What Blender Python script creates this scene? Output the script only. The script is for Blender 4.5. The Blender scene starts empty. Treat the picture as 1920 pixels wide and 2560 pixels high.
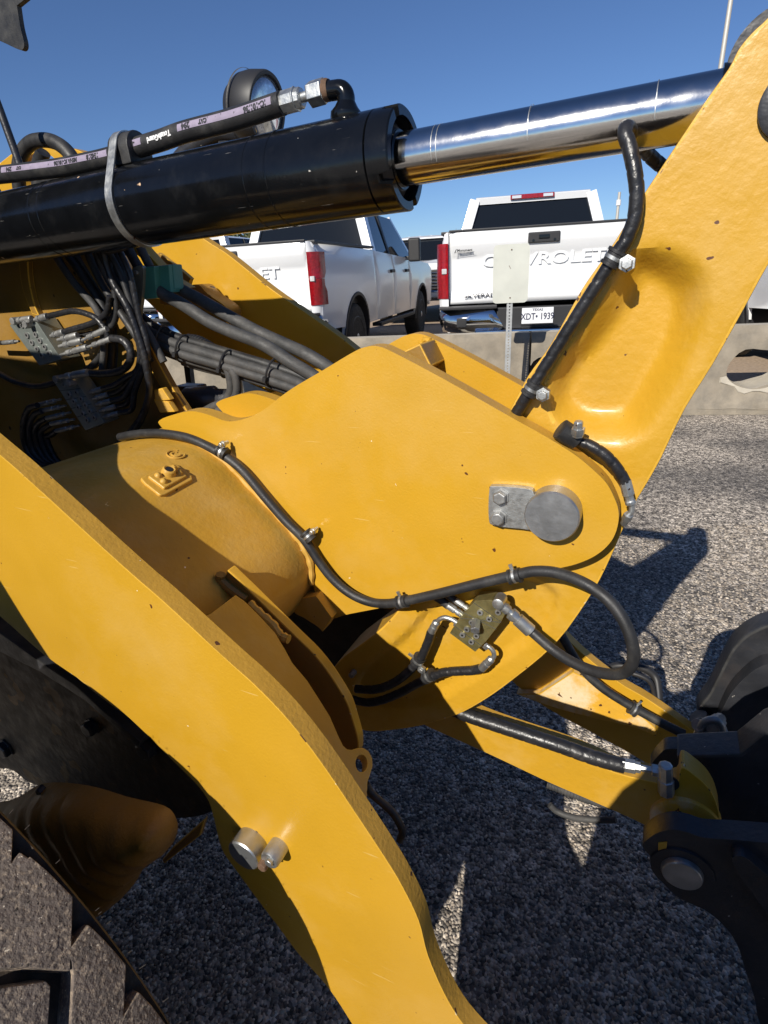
import bpy, bmesh, math, random
import numpy as np
from mathutils import Vector, Matrix
from mathutils.geometry import delaunay_2d_cdt
random.seed(7); rng = np.random.default_rng(7)
S = bpy.context.scene; COL = S.collection
R_ = math.radians
# ------------------------------------------------------------------ camera
F, H, TH, ROLL, PSI = 1400., 1.40, R_(23), R_(3.1), R_(26.5)
fw = np.array([0, math.cos(TH), -math.sin(TH)]); u0 = np.array([0, math.sin(TH), math.cos(TH)]); r0 = np.array([1., 0, 0])
rt = r0*math.cos(ROLL)-u0*math.sin(ROLL); up = u0*math.cos(ROLL)+r0*math.sin(ROLL)
CAM = np.array([0, 0, H])
cd = bpy.data.cameras.new('camera'); cam = bpy.data.objects.new('camera', cd); COL.objects.link(cam)
cam.matrix_world = Matrix(((rt[0], up[0], -fw[0], 0), (rt[1], up[1], -fw[1], 0), (rt[2], up[2], -fw[2], H), (0, 0, 0, 1)))
cd.sensor_fit = 'VERTICAL'; cd.sensor_height = 24; cd.lens = 24*F/2560; cd.clip_start = .01; cd.clip_end = 3000
S.camera = cam
# ------------------------------------------------------------------ frames: machine (u forward, v across, z up) and parking lot
U = np.array([math.cos(PSI), -math.sin(PSI), 0]); N = np.array([math.sin(PSI), math.cos(PSI), 0]); Z = np.array([0, 0, 1.])
LY = R_(11.5); LR = np.array([math.cos(LY), -math.sin(LY), 0]); LF = np.array([math.sin(LY), math.cos(LY), 0])
def ray(x, y): return rt*(x-960)/F+up*(1280-y)/F+fw
def P(x, y, v): d = ray(x, y); return CAM+d*v/(d@N)
def G(x, y, z=0): d = ray(x, y); return CAM+d*(z-H)/d[2]
def W(u, v, z): return U*u+N*v+Z*z
def UZ(x, y, v): p = P(x, y, v); return (p@U, p[2])
def L(x, f, z=0): return LR*x+LF*f+Z*z
def depth(p): return (np.array(p)-CAM)@fw
# ------------------------------------------------------------------ sky, sun, exposure
SUN = W(-.08, -.82, .56); SUN = SUN/np.linalg.norm(SUN)
w = bpy.data.worlds.new('World'); S.world = w; w.use_nodes = True; nt = w.node_tree
sky = nt.nodes.new('ShaderNodeTexSky'); sky.sky_type = 'NISHITA'; sky.sun_disc = False
sky.sun_elevation = math.asin(SUN[2]); sky.sun_rotation = math.atan2(SUN[0], SUN[1])
sky.air_density = 1.0; sky.dust_density = .0; sky.ozone_density = 3; sky.altitude = 1200
tn = nt.nodes.new('ShaderNodeVectorMath'); tn.operation = 'MULTIPLY'; tn.inputs[1].default_value = (.77, .93, 1.19); nt.links.new(sky.outputs[0], tn.inputs[0]); nt.links.new(tn.outputs[0], nt.nodes['Background'].inputs[0]); nt.nodes['Background'].inputs[1].default_value = .068
sl = bpy.data.lights.new('sun', 'SUN'); sl.energy = 5.0; sl.angle = R_(.53); sl.color = (1, .94, .84)
so = bpy.data.objects.new('sun', sl); COL.objects.link(so); so.rotation_euler = Vector(SUN).to_track_quat('Z', 'Y').to_euler(); so.location = (0, 0, 6)
vs = S.view_settings; S.display_settings.display_device = 'sRGB'; vs.view_transform = 'Standard'; vs.look = 'None'; vs.exposure = .20; vs.gamma = 1; vs.use_curve_mapping = False
# ------------------------------------------------------------------ materials
def mat(name, col, rough=.5, metal=0, coat=0, bump=0, bscale=200, var=0, vscale=8, spots=None, spec=.5, trans=0, island=None, aniso=0, dust=None, bdetail=2, stretch=None, scratch=None):
    m = bpy.data.materials.new(name); m.use_nodes = True; t = m.node_tree; b = t.nodes['Principled BSDF']; n = t.nodes.new; l = t.links.new
    b.inputs['Roughness'].default_value = rough; b.inputs['Metallic'].default_value = metal
    b.inputs['Coat Weight'].default_value = coat; b.inputs['Coat Roughness'].default_value = .15
    b.inputs['Specular IOR Level'].default_value = spec; b.inputs['Transmission Weight'].default_value = trans
    tc = n('ShaderNodeTexCoord'); co = tc.outputs['Object']
    if stretch:
        mp = n('ShaderNodeMapping'); mp.inputs['Scale'].default_value = stretch; l(co, mp.inputs[0]); co = mp.outputs[0]
    cur = None
    def mixc(a, bb, fac):
        x = n('ShaderNodeMix'); x.data_type = 'RGBA'
        if isinstance(a, tuple): x.inputs[6].default_value = (*a, 1)
        else: l(a, x.inputs[6])
        if isinstance(bb, tuple): x.inputs[7].default_value = (*bb, 1)
        else: l(bb, x.inputs[7])
        l(fac, x.inputs[0]); return x.outputs[2]
    def ramp(src, a, c, va=0., vb=1.):
        r = n('ShaderNodeMapRange'); r.inputs[1].default_value = a; r.inputs[2].default_value = c; r.inputs[3].default_value = va; r.inputs[4].default_value = vb; l(src, r.inputs[0]); return r.outputs[0]
    def noise(sc, det=3, rg=.55):
        x = n('ShaderNodeTexNoise'); x.inputs['Scale'].default_value = sc; x.inputs['Detail'].default_value = det; x.inputs['Roughness'].default_value = rg; l(co, x.inputs['Vector']); return x.outputs[0]
    c = tuple(col)
    cur = c
    if var:
        a = tuple(k*(1-var) for k in col); d = tuple(min(1, k*(1+var)) for k in col)
        cur = mixc(a, d, ramp(noise(vscale, 4), .3, .7))
        rr = ramp(noise(vscale*2.3, 5), .3, .7, max(.02, rough*.8), min(1, rough*1.25)); l(rr, b.inputs['Roughness'])
    if dust:   # (colour, scale, lo, hi, amount)
        cur = mixc(cur, dust[0], ramp(noise(dust[1], 6, .65), dust[2], dust[3], 0, dust[4]))
    if spots:
        for sp in spots:   # (colour, scale, threshold)
            cur = mixc(cur, sp[0], ramp(noise(sp[1], 2), sp[2], sp[2]+.015))
    if scratch:
        for sc_, rot in ((scratch[1], (.5, .9, .4)), (scratch[1]*1.3, (1.6, .2, 1.3))):
            mp = n('ShaderNodeMapping'); mp.inputs['Rotation'].default_value = rot; mp.inputs['Scale'].default_value = (1, 1, 22); l(tc.outputs['Object'], mp.inputs[0])
            x = n('ShaderNodeTexNoise'); x.inputs['Scale'].default_value = sc_; x.inputs['Detail'].default_value = 2; l(mp.outputs[0], x.inputs['Vector']); cur = mixc(cur, scratch[0], ramp(x.outputs[0], scratch[2], scratch[2]+.02, 0, scratch[3]))
    if island:
        g = n('ShaderNodeNewGeometry'); cr = n('ShaderNodeValToRGB'); e = cr.color_ramp.elements
        e[0].color = (*island[0], 1); e[1].color = (*island[-1], 1)
        for i, k in enumerate(island[1:-1]):
            q = e.new((i+1)/(len(island)-1)); q.color = (*k, 1)
        l(g.outputs['Random Per Island'], cr.inputs[0]); cur = cr.outputs[0]
    if isinstance(cur, tuple): b.inputs['Base Color'].default_value = (*cur, 1)
    else: l(cur, b.inputs['Base Color'])
    if bump:
        bp = n('ShaderNodeBump'); bp.inputs['Strength'].default_value = 1; bp.inputs['Distance'].default_value = bump
        l(noise(bscale, bdetail), bp.inputs['Height']); l(bp.outputs[0], b.inputs['Normal'])
    if aniso: b.inputs['Anisotropic'].default_value = aniso
    return m
YC = (.515, .282, .018)
chip = [((.10, .035, .012), 48, .755), ((.16, .07, .02), 120, .775), ((.86, .80, .66), 90, .79)]
M = dict(
 yellow=mat('yellow_paint', YC, .38, coat=.25, bump=.00035, bscale=260, var=.045, vscale=6, spots=chip, dust=((.62, .40, .13), 4, .48, .75, .35), scratch=((.68, .48, .18), 9, .75, .45)),
 cast=mat('yellow_cast_paint', YC, .42, coat=.2, bump=.0011, bscale=75, var=.05, vscale=7, spots=chip, dust=((.64, .43, .15), 6, .5, .75, .45), bdetail=3),
 beam=mat('yellow_dusty_paint', (.52, .285, .03), .5, coat=.1, bump=.0007, bscale=120, var=.09, vscale=9, spots=chip, dust=((.55, .38, .14), 7, .42, .7, .55)),
 chipedge=mat('yellow_chipped_arris', (.62, .35, .035), .5, bump=.0008, bscale=160, var=.12, vscale=20, spots=[((.10, .045, .02), 60, .68), ((.72, .58, .34), 70, .70)]),
 blackedge=mat('worn_black_arris', (.05, .05, .05), .45, .2, var=.4, vscale=30, spots=[((.16, .15, .14), 40, .68)]),
 edge=mat('yellow_flame_cut_paint', (.50, .275, .035), .5, bump=.0007, bscale=160, var=.1, vscale=14, spots=[((.09, .035, .014), 70, .72), ((.7, .6, .45), 120, .77)]),
 worn=mat('yellow_worn_paint', (.66, .36, .035), .5, bump=.0007, bscale=150, var=.1, vscale=14, spots=[((.09, .035, .014), 45, .69), ((.62, .52, .36), 60, .72)], dust=((.72, .62, .44), 9, .45, .62, .8)),
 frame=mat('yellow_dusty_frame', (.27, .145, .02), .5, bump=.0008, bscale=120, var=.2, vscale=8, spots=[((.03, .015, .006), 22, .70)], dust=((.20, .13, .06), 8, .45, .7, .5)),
 grime_shade=mat('oily_grime_shade', (.045, .03, .016), .6, bump=.003, bscale=40, var=.4, vscale=12, spots=[((.12, .065, .015), 10, .62)]),  # near-black brown; also serves as shade in the void behind the lever
 black=mat('black_gloss_paint', (.0045, .005, .006), .16, spec=.42, bump=.00010, bscale=220, var=.25, vscale=20, spots=[((.62, .42, .26), 30, .745), ((.45, .42, .38), 110, .77)], dust=((.03, .03, .03), 12, .55, .8, .5), scratch=((.25, .24, .22), 16, .76, .5)),
 blackm=mat('black_matt_steel', (.022, .023, .027), .42, bump=.0008, bscale=90, var=.25, vscale=14, spots=[((.3, .28, .25), 60, .74)], dust=((.06, .05, .045), 10, .5, .75, .7)),
 chrome=mat('chrome_rod', (.70, .69, .67), .14, 1, bump=.00005, bscale=300, var=.06, vscale=18, stretch=(1, 1, 1)),
 zinc=mat('zinc_plated_steel', (.50, .51, .50), .42, .9, bump=.0003, bscale=220, var=.18, vscale=40, spots=[((.10, .05, .03), 80, .72)]),
 zincd=mat('dull_zinc_fitting', (.34, .34, .33), .5, .75, bump=.0003, bscale=220, var=.2, vscale=40),
 pin=mat('machined_pin_steel', (.40, .41, .42), .38, .85, bump=.0003, bscale=120, var=.2, vscale=30, spots=[((.06, .04, .025), 38, .70), ((.6, .58, .5), 50, .70)]),
 rust=mat('rusty_steel', (.13, .075, .045), .7, .2, bump=.001, bscale=150, var=.35, vscale=40),
 gold=mat('gold_chromate_block', (.33, .29, .13), .35, .75, bump=.0005, bscale=160, var=.3, vscale=40, spots=[((.75, .7, .5), 60, .70)]),
 mani=mat('grey_manifold_block', (.26, .29, .27), .4, .6, bump=.0002, bscale=160, var=.12, vscale=30),
 rubber=mat('black_rubber_hose', (.020, .020, .021), .5, bump=.0003, bscale=400, var=.3, vscale=25, dust=((.10, .095, .085), 18, .5, .75, .5)),
 wrap=mat('spiral_wrap', (.016, .016, .018), .38, bump=.0008, bscale=160, var=.3, vscale=25, dust=((.13, .12, .11), 30, .55, .78, .4)),
 hosegrey=mat('dusty_hose', (.042, .042, .042), .65, bump=.0006, bscale=300, var=.2, vscale=20, dust=((.13, .12, .11), 22, .45, .72, .5)),
 lav=mat('lavender_print', (.27, .23, .31), .5, var=.12, vscale=60, spots=[((.10, .09, .11), 160, .68)]),
 ink=mat('black_print', (.02, .02, .025), .5), white_print=mat('white_print', (.72, .72, .72), .5),
 teal=mat('teal_clamp_plastic', (.05, .22, .19), .5, var=.12, vscale=20, bump=.0002),
 tyre=mat('dusty_tyre_lug', (.12, .095, .078), .85, bump=.0022, bscale=190, var=.3, vscale=40, dust=((.36, .28, .20), 170, .5, .66, .8), spots=[((.55, .47, .36), 260, .70), ((.03, .025, .02), 180, .68)]),
 tyred=mat('dark_tyre_rubber', (.018, .015, .013), .85, bump=.001, bscale=150, var=.3, vscale=20, dust=((.09, .06, .035), 20, .45, .7, .6)),
 vtyre=mat('car_tyre', (.018, .018, .018), .75, var=.2, vscale=20),
 white=mat('white_car_paint', (.74, .75, .76), .22, coat=.6, bump=.0), tint=mat('tinted_glass', (.008, .010, .013), .05, spec=.35),
 glass=mat('lamp_glass', (.62, .66, .70), .08, .75, var=.3, vscale=60),
 red=mat('red_lens', (.26, .004, .008), .1, coat=.6, bump=.002, bscale=70, var=.3, vscale=40), clearl=mat('clear_lens', (.7, .7, .7), .1, .3, coat=.5),
 bplas=mat('black_plastic', (.02, .02, .022), .5), carchrome=mat('bumper_chrome', (.6, .61, .63), .08, 1), alloy=mat('alloy_wheel', (.5, .5, .52), .3, .9),
 inner=mat('wheel_well_grey', (.16, .16, .16), .8), plate=mat('licence_plate_white', (.72, .73, .75), .35), navy=mat('plate_ink', (.015, .02, .06), .5),
 emboss=mat('white_embossed_letter', (.74, .75, .76), .25, coat=.5),
 signback=mat('aluminium_sign_back', (.55, .56, .50), .5, .15, var=.06, vscale=6), post=mat('galvanised_post', (.42, .43, .43), .5, .5, var=.15, vscale=20),
 conc=mat('weathered_concrete', (.25, .215, .165), .9, bump=.004, bscale=25, var=.2, vscale=4, dust=((.15, .135, .11), 6, .45, .7, .7), bdetail=6),
 concl=mat('chipped_concrete', (.42, .38, .31), .9, bump=.006, bscale=20, var=.12, vscale=6, bdetail=6),
 pole=mat('pale_pole', (.5, .48, .43), .5, .3), bark=mat('bark', (.09, .06, .04), .9, bump=.005, bscale=30, var=.3),
 leaf=mat('leaves', (.07, .085, .03), .7, island=[(.03, .045, .015), (.07, .085, .03), (.12, .12, .045)]),
 gravel=mat('pale_gravel', (.36, .27, .19), .95, bump=.01, bscale=30, var=.25, vscale=30),
 stone=mat('asphalt_aggregate', (.2, .2, .2), .75, island=[(.08, .068, .056), (.21, .175, .14), (.36, .30, .24), (.13, .11, .09), (.52, .44, .35), (.26, .22, .18), (.64, .56, .46), (.09, .078, .066), (.42, .36, .29)]),
)
# ground: exposed-aggregate asphalt, cells of stone in dark binder
def ground_mat():
    m = bpy.data.materials.new('aggregate_asphalt'); m.use_nodes = True; t = m.node_tree; b = t.nodes['Principled BSDF']; n = t.nodes.new; l = t.links.new
    tc = n('ShaderNodeTexCoord'); v = n('ShaderNodeTexVoronoi'); v.inputs['Scale'].default_value = 125; l(tc.outputs['Object'], v.inputs['Vector'])
    sep = n('ShaderNodeSeparateColor'); l(v.outputs['Color'], sep.inputs[0])
    r = n('ShaderNodeValToRGB'); e = r.color_ramp.elements; e[0].color = (.05, .045, .04, 1); e[1].color = (.74, .65, .54, 1)
    q = e.new(.38); q.color = (.22, .19, .16, 1); q = e.new(.62); q.color = (.50, .43, .35, 1); l(sep.outputs[0], r.inputs[0])
    n2 = n('ShaderNodeTexNoise'); n2.inputs['Scale'].default_value = 1.3; n2.inputs['Detail'].default_value = 6; l(tc.outputs['Object'], n2.inputs['Vector'])
    mr = n('ShaderNodeMapRange'); mr.inputs[1].default_value = .4; mr.inputs[2].default_value = .62; mr.inputs[3].default_value = 0; mr.inputs[4].default_value = .62; l(n2.outputs[0], mr.inputs[0])
    n3 = n('ShaderNodeTexNoise'); n3.inputs['Scale'].default_value = 28; n3.inputs['Detail'].default_value = 5; l(tc.outputs['Object'], n3.inputs['Vector'])
    m3 = n('ShaderNodeMapRange'); m3.inputs[1].default_value = .42; m3.inputs[2].default_value = .6; m3.inputs[3].default_value = .6; m3.inputs[4].default_value = 1.4; l(n3.outputs[0], m3.inputs[0])
    mx = n('ShaderNodeMix'); mx.data_type = 'RGBA'; l(mr.outputs[0], mx.inputs[0]); l(r.outputs[0], mx.inputs[6]); mx.inputs[7].default_value = (.055, .055, .058, 1)
    mu = n('ShaderNodeVectorMath'); mu.operation = 'SCALE'; l(mx.outputs[2], mu.inputs[0]); l(m3.outputs[0], mu.inputs['Scale']); l(mu.outputs[0], b.inputs['Base Color'])
    b.inputs['Roughness'].default_value = .85
    bp = n('ShaderNodeBump'); bp.inputs['Distance'].default_value = .006; bp.invert = True; l(v.outputs['Distance'], bp.inputs['Height']); l(bp.outputs[0], b.inputs['Normal'])
    return m
M['ground'] = ground_mat()
# ------------------------------------------------------------------ mesh helpers
ORG = np.zeros(3)
def nrm(a): a = np.array(a, float); return a/np.linalg.norm(a)
def build(name, verts, faces, m, parent=None, smooth=True, ang=35, bevel=0, bseg=2, label=None, kind=None, recalc=True, mi=None, bmat=-1):
    me = bpy.data.meshes.new(name); vv = np.array(verts, float).reshape(-1, 3)-ORG
    me.from_pydata(vv.tolist(), [], [list(f) for f in faces])
    ms = m if isinstance(m, (list, tuple)) else [m]
    for k in ms: me.materials.append(M[k] if isinstance(k, str) else k)
    if mi is not None: me.polygons.foreach_set('material_index', mi)
    if smooth or bevel or recalc:
        bm = bmesh.new(); bm.from_mesh(me)
        if recalc: bmesh.ops.recalc_face_normals(bm, faces=bm.faces)
        if bevel:
            ed = [e for e in bm.edges if len(e.link_faces) == 2 and e.calc_face_angle(0) > R_(40)]
            bmesh.ops.bevel(bm, geom=ed, offset=bevel, segments=bseg, affect='EDGES', clamp_overlap=True, profile=.6, material=bmat)
        if smooth:
            for f in bm.faces: f.smooth = True
            for e in bm.edges:
                if len(e.link_faces) == 2 and e.calc_face_angle(0) > R_(ang): e.smooth = False
        bm.to_mesh(me); bm.free()
    o = bpy.data.objects.new(name, me); COL.objects.link(o)
    if bevel: q = o.modifiers.new('normals', 'WEIGHTED_NORMAL'); q.keep_sharp = True; q.weight = 80
    if parent: o.parent = parent
    if label: o['label'] = label
    if kind: o['kind'] = kind
    return o
class MB:
    def __init__(s): s.v = []; s.f = []; s.n = 0
    def add(s, v, f): s.v += [tuple(p) for p in v]; s.f += [tuple(i+s.n for i in q) for q in f]; s.n = len(s.v); return s
    def box(s, c, ax, ay, az, dx, dy, dz):
        c = np.array(c, float); ax, ay, az = map(np.array, (ax, ay, az))
        v = [c+ax*dx*i/2+ay*dy*j/2+az*dz*k/2 for i in (-1, 1) for j in (-1, 1) for k in (-1, 1)]
        return s.add(v, [(0, 1, 3, 2), (4, 6, 7, 5), (0, 4, 5, 1), (2, 3, 7, 6), (0, 2, 6, 4), (1, 5, 7, 3)])
    def lathe(s, p, ax, prof, seg=32, caps=True, ref=None):
        p = np.array(p, float); ax = nrm(ax); ref = np.array(ref if ref is not None else ((0, 0, 1) if abs(ax[2]) < .9 else (1, 0, 0)), float)
        a = nrm(np.cross(ax, ref)); b = np.cross(ax, a); v = []; f = []
        for t, r in prof:
            for k in range(seg):
                th = 2*math.pi*(k+.5)/seg; v.append(p+ax*t+(a*math.cos(th)+b*math.sin(th))*r)
        for i in range(len(prof)-1):
            for k in range(seg):
                k2 = (k+1) % seg; f.append((i*seg+k, i*seg+k2, (i+1)*seg+k2, (i+1)*seg+k))
        if caps: f.append(tuple(range(seg))[::-1]); f.append(tuple((len(prof)-1)*seg+k for k in range(seg)))
        return s.add(v, f)
    def build(s, *a, **k): return build(a[0], s.v, s.f, *a[1:], **k)
def crv(pts, n=6, closed=False):
    p = [np.array(q, float) for q in pts]; out = []; m = len(p)
    for i in range(m if closed else m-1):
        g = lambda k: p[k % m] if closed else (p[k] if 0 <= k < m else (2*p[0]-p[1] if k < 0 else 2*p[-1]-p[-2]))
        a, b, c, d = g(i-1), g(i), g(i+1), g(i+2)
        for j in range(n):
            t = j/n; out.append(.5*((2*b)+(c-a)*t+(2*a-5*b+4*c-d)*t*t+(3*b-a-3*c+d)*t**3))
    if not closed: out.append(p[-1])
    return out
def poly(pts, v, n=4):
    """outline in pixels -> (u, z) on plane v; a third item marks a corner, other points are smoothed through"""
    q = [np.array(UZ(p[0], p[1], v)) for p in pts]; c = [len(p) > 2 for p in pts]; m = len(q); out = []
    for i in range(m):
        b, d = q[i], q[(i+1) % m]
        if c[i] and c[(i+1) % m]: out.append(b); continue
        a = b-(d-b)*.5 if c[i] else q[i-1]; e = d+(d-b)*.5 if c[(i+1) % m] else q[(i+2) % m]
        for j in range(n):
            t = j/n; out.append(.5*((2*b)+(d-a)*t+(2*a-5*b+4*d-e)*t*t+(3*b-a-3*d+e)*t**3))
    return [tuple(x) for x in out]
def inside(px, py, pg):
    r = np.zeros(len(px), bool); n = len(pg)
    for i in range(n):
        x1, y1 = pg[i]; x2, y2 = pg[(i+1) % n]
        c = ((y1 > py) != (y2 > py)) & (px < (x2-x1)*(py-y1)/((y2-y1) if y2 != y1 else 1e-12)+x1); r ^= c
    return r
def dist(px, py, pg):
    d = np.full(len(px), 1e9); n = len(pg)
    for i in range(n):
        a = np.array(pg[i]); b = np.array(pg[(i+1) % n]); e = b-a; q = e@e+1e-18
        t = np.clip(((px-a[0])*e[0]+(py-a[1])*e[1])/q, 0, 1); d = np.minimum(d, np.hypot(px-a[0]-t*e[0], py-a[1]-t*e[1]))
    return d
def cdt(pg, holes=(), step=None):
    vs_ = [Vector(p) for p in pg]; es = [(i, (i+1) % len(pg)) for i in range(len(pg))]
    for h in holes:
        b = len(vs_); vs_ += [Vector(p) for p in h]; es += [(b+i, b+(i+1) % len(h)) for i in range(len(h))]
    if step:
        A = np.array(pg); xs = np.arange(A[:, 0].min(), A[:, 0].max(), step); ys = np.arange(A[:, 1].min(), A[:, 1].max(), step)
        X, Y = np.meshgrid(xs, ys); X[1::2] += step/2; X = X.ravel(); Y = Y.ravel()
        k = inside(X, Y, pg) & (dist(X, Y, pg) > step*.45)
        for h in holes: k &= ~inside(X, Y, h) & (dist(X, Y, h) > step*.45)
        vs_ += [Vector(p) for p in zip(X[k], Y[k])]
    V, E_, T, *_ = delaunay_2d_cdt(vs_, es, [], 0, 1e-6)
    V = np.array([tuple(p) for p in V]); T = np.array([t for t in T if len(t) == 3])
    c = V[T].mean(1); k = inside(c[:, 0], c[:, 1], pg)
    for h in holes: k &= ~inside(c[:, 0], c[:, 1], h)
    return V, T[k]
def slab(pg, holes, front, back, step=None):
    """closed solid between two maps of a 2D outline: front(x,y)->3D array, back(x,y)->3D array"""
    V, T = cdt(pg, holes, step); n = len(V)
    a = front(V[:, 0], V[:, 1]); b = back(V[:, 0], V[:, 1])
    cnt = {}
    for t in T:
        for i in range(3):
            e = (t[i], t[(i+1) % 3]); cnt[e] = 1
    side = [(e[0], e[1]) for e in cnt if (e[1], e[0]) not in cnt]
    f = [tuple(t) for t in T]+[tuple(t[::-1]+n) for t in T]+[(e[1], e[0], e[0]+n, e[1]+n) for e in side]
    mi = [0]*len(T)*2+[1]*len(side)
    return np.vstack([a, b]), f, mi
def uvz(u, v, z): return u[:, None]*U+(v if np.ndim(v) == 0 else v[:, None])*N+z[:, None]*Z
def plate(name, pts, v, th, m='yellow', parent=None, holes=(), step=None, hf=None, bevel=.0025, raw=False, edge=None, **k):
    pg = pts if raw else poly(pts, v); hs = [h if raw else poly(h, v) for h in holes]
    fr = (lambda u, z: uvz(u, v+hf(u, z), z)) if hf else (lambda u, z: uvz(u, v, z))
    vv, ff, mi = slab(pg, hs, fr, lambda u, z: uvz(u, v+th, z), step)
    chip_ = 'chipedge' if m in ('yellow', 'cast', 'beam', 'frame', 'worn') else ('blackedge' if m == 'blackm' else m)
    return build(name, vv, ff, [m, edge or m, chip_], parent, bevel=bevel, ang=30, mi=mi, bmat=2, **k)
def tubegeo(pts, r, seg=12, spiral=0, pitch=.02, corr=0, caps=True):
    p = [np.array(q, float) for q in pts]; n = len(p); T = [nrm(p[min(i+1, n-1)]-p[max(i-1, 0)]) for i in range(n)]
    a = nrm(np.cross(T[0], -N) if abs(T[0]@N) < .9 else np.cross(T[0], Z)); v = []; f = []; s = 0
    for i in range(n):
        if i: s += np.linalg.norm(p[i]-p[i-1])
        a = nrm(a-T[i]*(a@T[i])); b = np.cross(T[i], a); ri = r[i] if hasattr(r, '__len__') else r
        for k in range(seg):
            th = 2*math.pi*k/seg; q = ri
            if spiral:
                ph = (s/pitch-k/seg) % 1; q = ri*(1-spiral*(1 if ph < .13 else 0))
            if corr: q = ri*(1+corr*math.sin(2*math.pi*s/pitch))
            v.append(p[i]+(a*math.cos(th)+b*math.sin(th))*q)
    for i in range(n-1):
        for k in range(seg):
            k2 = (k+1) % seg; f.append((i*seg+k, i*seg+k2, (i+1)*seg+k2, (i+1)*seg+k))
    if caps: f += [tuple(range(seg))[::-1], tuple((n-1)*seg+k for k in range(seg))]
    return v, f
def resample(pts, d):
    p = np.array(pts); L_ = np.r_[0, np.cumsum(np.linalg.norm(np.diff(p, axis=0), axis=1))]; n = max(3, int(L_[-1]/d))
    s = np.linspace(0, L_[-1], n); return np.stack([np.interp(s, L_, p[:, i]) for i in range(3)], 1)
def PV(pts, v=None): return [P(q[0], q[1], q[2] if len(q) > 2 else v) for q in pts]
def hose(name, pts, v, r, m='rubber', parent=None, seg=12, n=8, spiral=0, pitch=.022, corr=0, **k):
    c = crv(PV(pts, v), n)
    if spiral or corr: c = resample(c, pitch/(8 if corr else 9))
    vv, ff = tubegeo(c, r, seg, spiral, pitch, corr); return build(name, vv, ff, m, parent, ang=60, **k)
def thing(name, label, cat, loc=(0, 0, 0), rz=0, group=None):
    o = bpy.data.objects.new(name, None); COL.objects.link(o); o.location = loc; o.rotation_euler = (0, 0, rz); o.empty_display_size = .1
    o['label'] = label; o['category'] = cat
    if group: o['group'] = group
    return o
def tag(o, label, cat, group=None):
    o['label'] = label; o['category'] = cat
    if group: o['group'] = group
    return o
def struct(o): o['kind'] = 'structure'; return o
def text_geo(s, size, bold=0, sx=1.0, ext=0.0):
    c = bpy.data.curves.new('t', 'FONT'); c.body = s; c.size = size; c.align_x = 'CENTER'; c.align_y = 'CENTER'; c.offset = bold; c.extrude = ext; c.resolution_u = 3
    o = bpy.data.objects.new('t', c); COL.objects.link(o); dg = bpy.context.evaluated_depsgraph_get(); dg.update()
    me = bpy.data.meshes.new_from_object(o.evaluated_get(dg)); v = np.array([tuple(q.co) for q in me.vertices]); f = [tuple(q.vertices) for q in me.polygons]
    v[:, 0] *= sx; bpy.data.objects.remove(o); bpy.data.curves.remove(c); bpy.data.meshes.remove(me); return v, f
# ------------------------------------------------------------------ ground
def ground():
    g = 900; xs = np.array([-g, -60, -20, 0, 20, 60, g]); V = [(x, y, 0) for y in xs+5 for x in xs]; n = len(xs)
    Fc = [(j*n+i, j*n+i+1, (j+1)*n+i+1, (j+1)*n+i) for j in range(n-1) for i in range(n-1)]
    o = build('asphalt_ground', V, Fc, 'ground', smooth=False); struct(o)
    # truck parking lot behind the barriers, a little higher
    v = [L(x, f, z) for x in (-60, 60) for f in (6.0, 80) for z in (.004, .20)]
    o = build('parking_lot', v, [(0, 1, 3, 2), (4, 6, 7, 5), (0, 4, 5, 1), (2, 3, 7, 6), (1, 5, 7, 3), (0, 2, 6, 4)], 'gravel', smooth=False); struct(o)
ground()
def stones():
    n = 42000; y = .25+2.6*rng.random(n)**1.25; x = -.75+rng.random(n)*(1.5+y*.75); sz = rng.uniform(.0022, .0052, n)*(1+.25*(y > 1.6))
    t = (1+5**.5)/2; ico = np.array([(-1, t, 0), (1, t, 0), (-1, -t, 0), (1, -t, 0), (0, -1, t), (0, 1, t), (0, -1, -t), (0, 1, -t), (t, 0, -1), (t, 0, 1), (-t, 0, -1), (-t, 0, 1)])/1.9
    fc = np.array([(0, 11, 5), (0, 5, 1), (0, 1, 7), (0, 7, 10), (0, 10, 11), (1, 5, 9), (5, 11, 4), (11, 10, 2), (10, 7, 6), (7, 1, 8), (3, 9, 4), (3, 4, 2), (3, 2, 6), (3, 6, 8), (3, 8, 9), (4, 9, 5), (2, 4, 11), (6, 2, 10), (8, 6, 7), (9, 8, 1)])
    a = rng.random(n)*6.28; s = np.stack([rng.uniform(.8, 1.5, n), rng.uniform(.7, 1.1, n), rng.uniform(.45, .8, n)], 1)
    v = ico[None]*s[:, None]*(1+.25*(rng.random((n, 12, 1))-.5)); c, d = np.cos(a)[:, None], np.sin(a)[:, None]
    vx = v[..., 0]*c-v[..., 1]*d; vy = v[..., 0]*d+v[..., 1]*c; v = np.stack([vx, vy, v[..., 2]], 2)*sz[:, None, None]
    v += np.stack([x, y, sz*.12], 1)[:, None]
    me = bpy.data.meshes.new('aggregate_stones'); me.vertices.add(n*12); me.vertices.foreach_set('co', v.reshape(-1))
    f = (fc[None]+(np.arange(n)*12)[:, None, None]).reshape(-1); k = len(f)//3
    me.loops.add(len(f)); me.loops.foreach_set('vertex_index', f.astype(np.int32)); me.polygons.add(k)
    me.polygons.foreach_set('loop_start', np.arange(0, len(f), 3, dtype=np.int32)); me.update(calc_edges=True); me.materials.append(M['stone'])
    o = bpy.data.objects.new('aggregate_stones', me); COL.objects.link(o); o['kind'] = 'stuff'; tag(o, 'grey and beige stone chips set in the asphalt under the loader', 'gravel')
stones()
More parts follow.
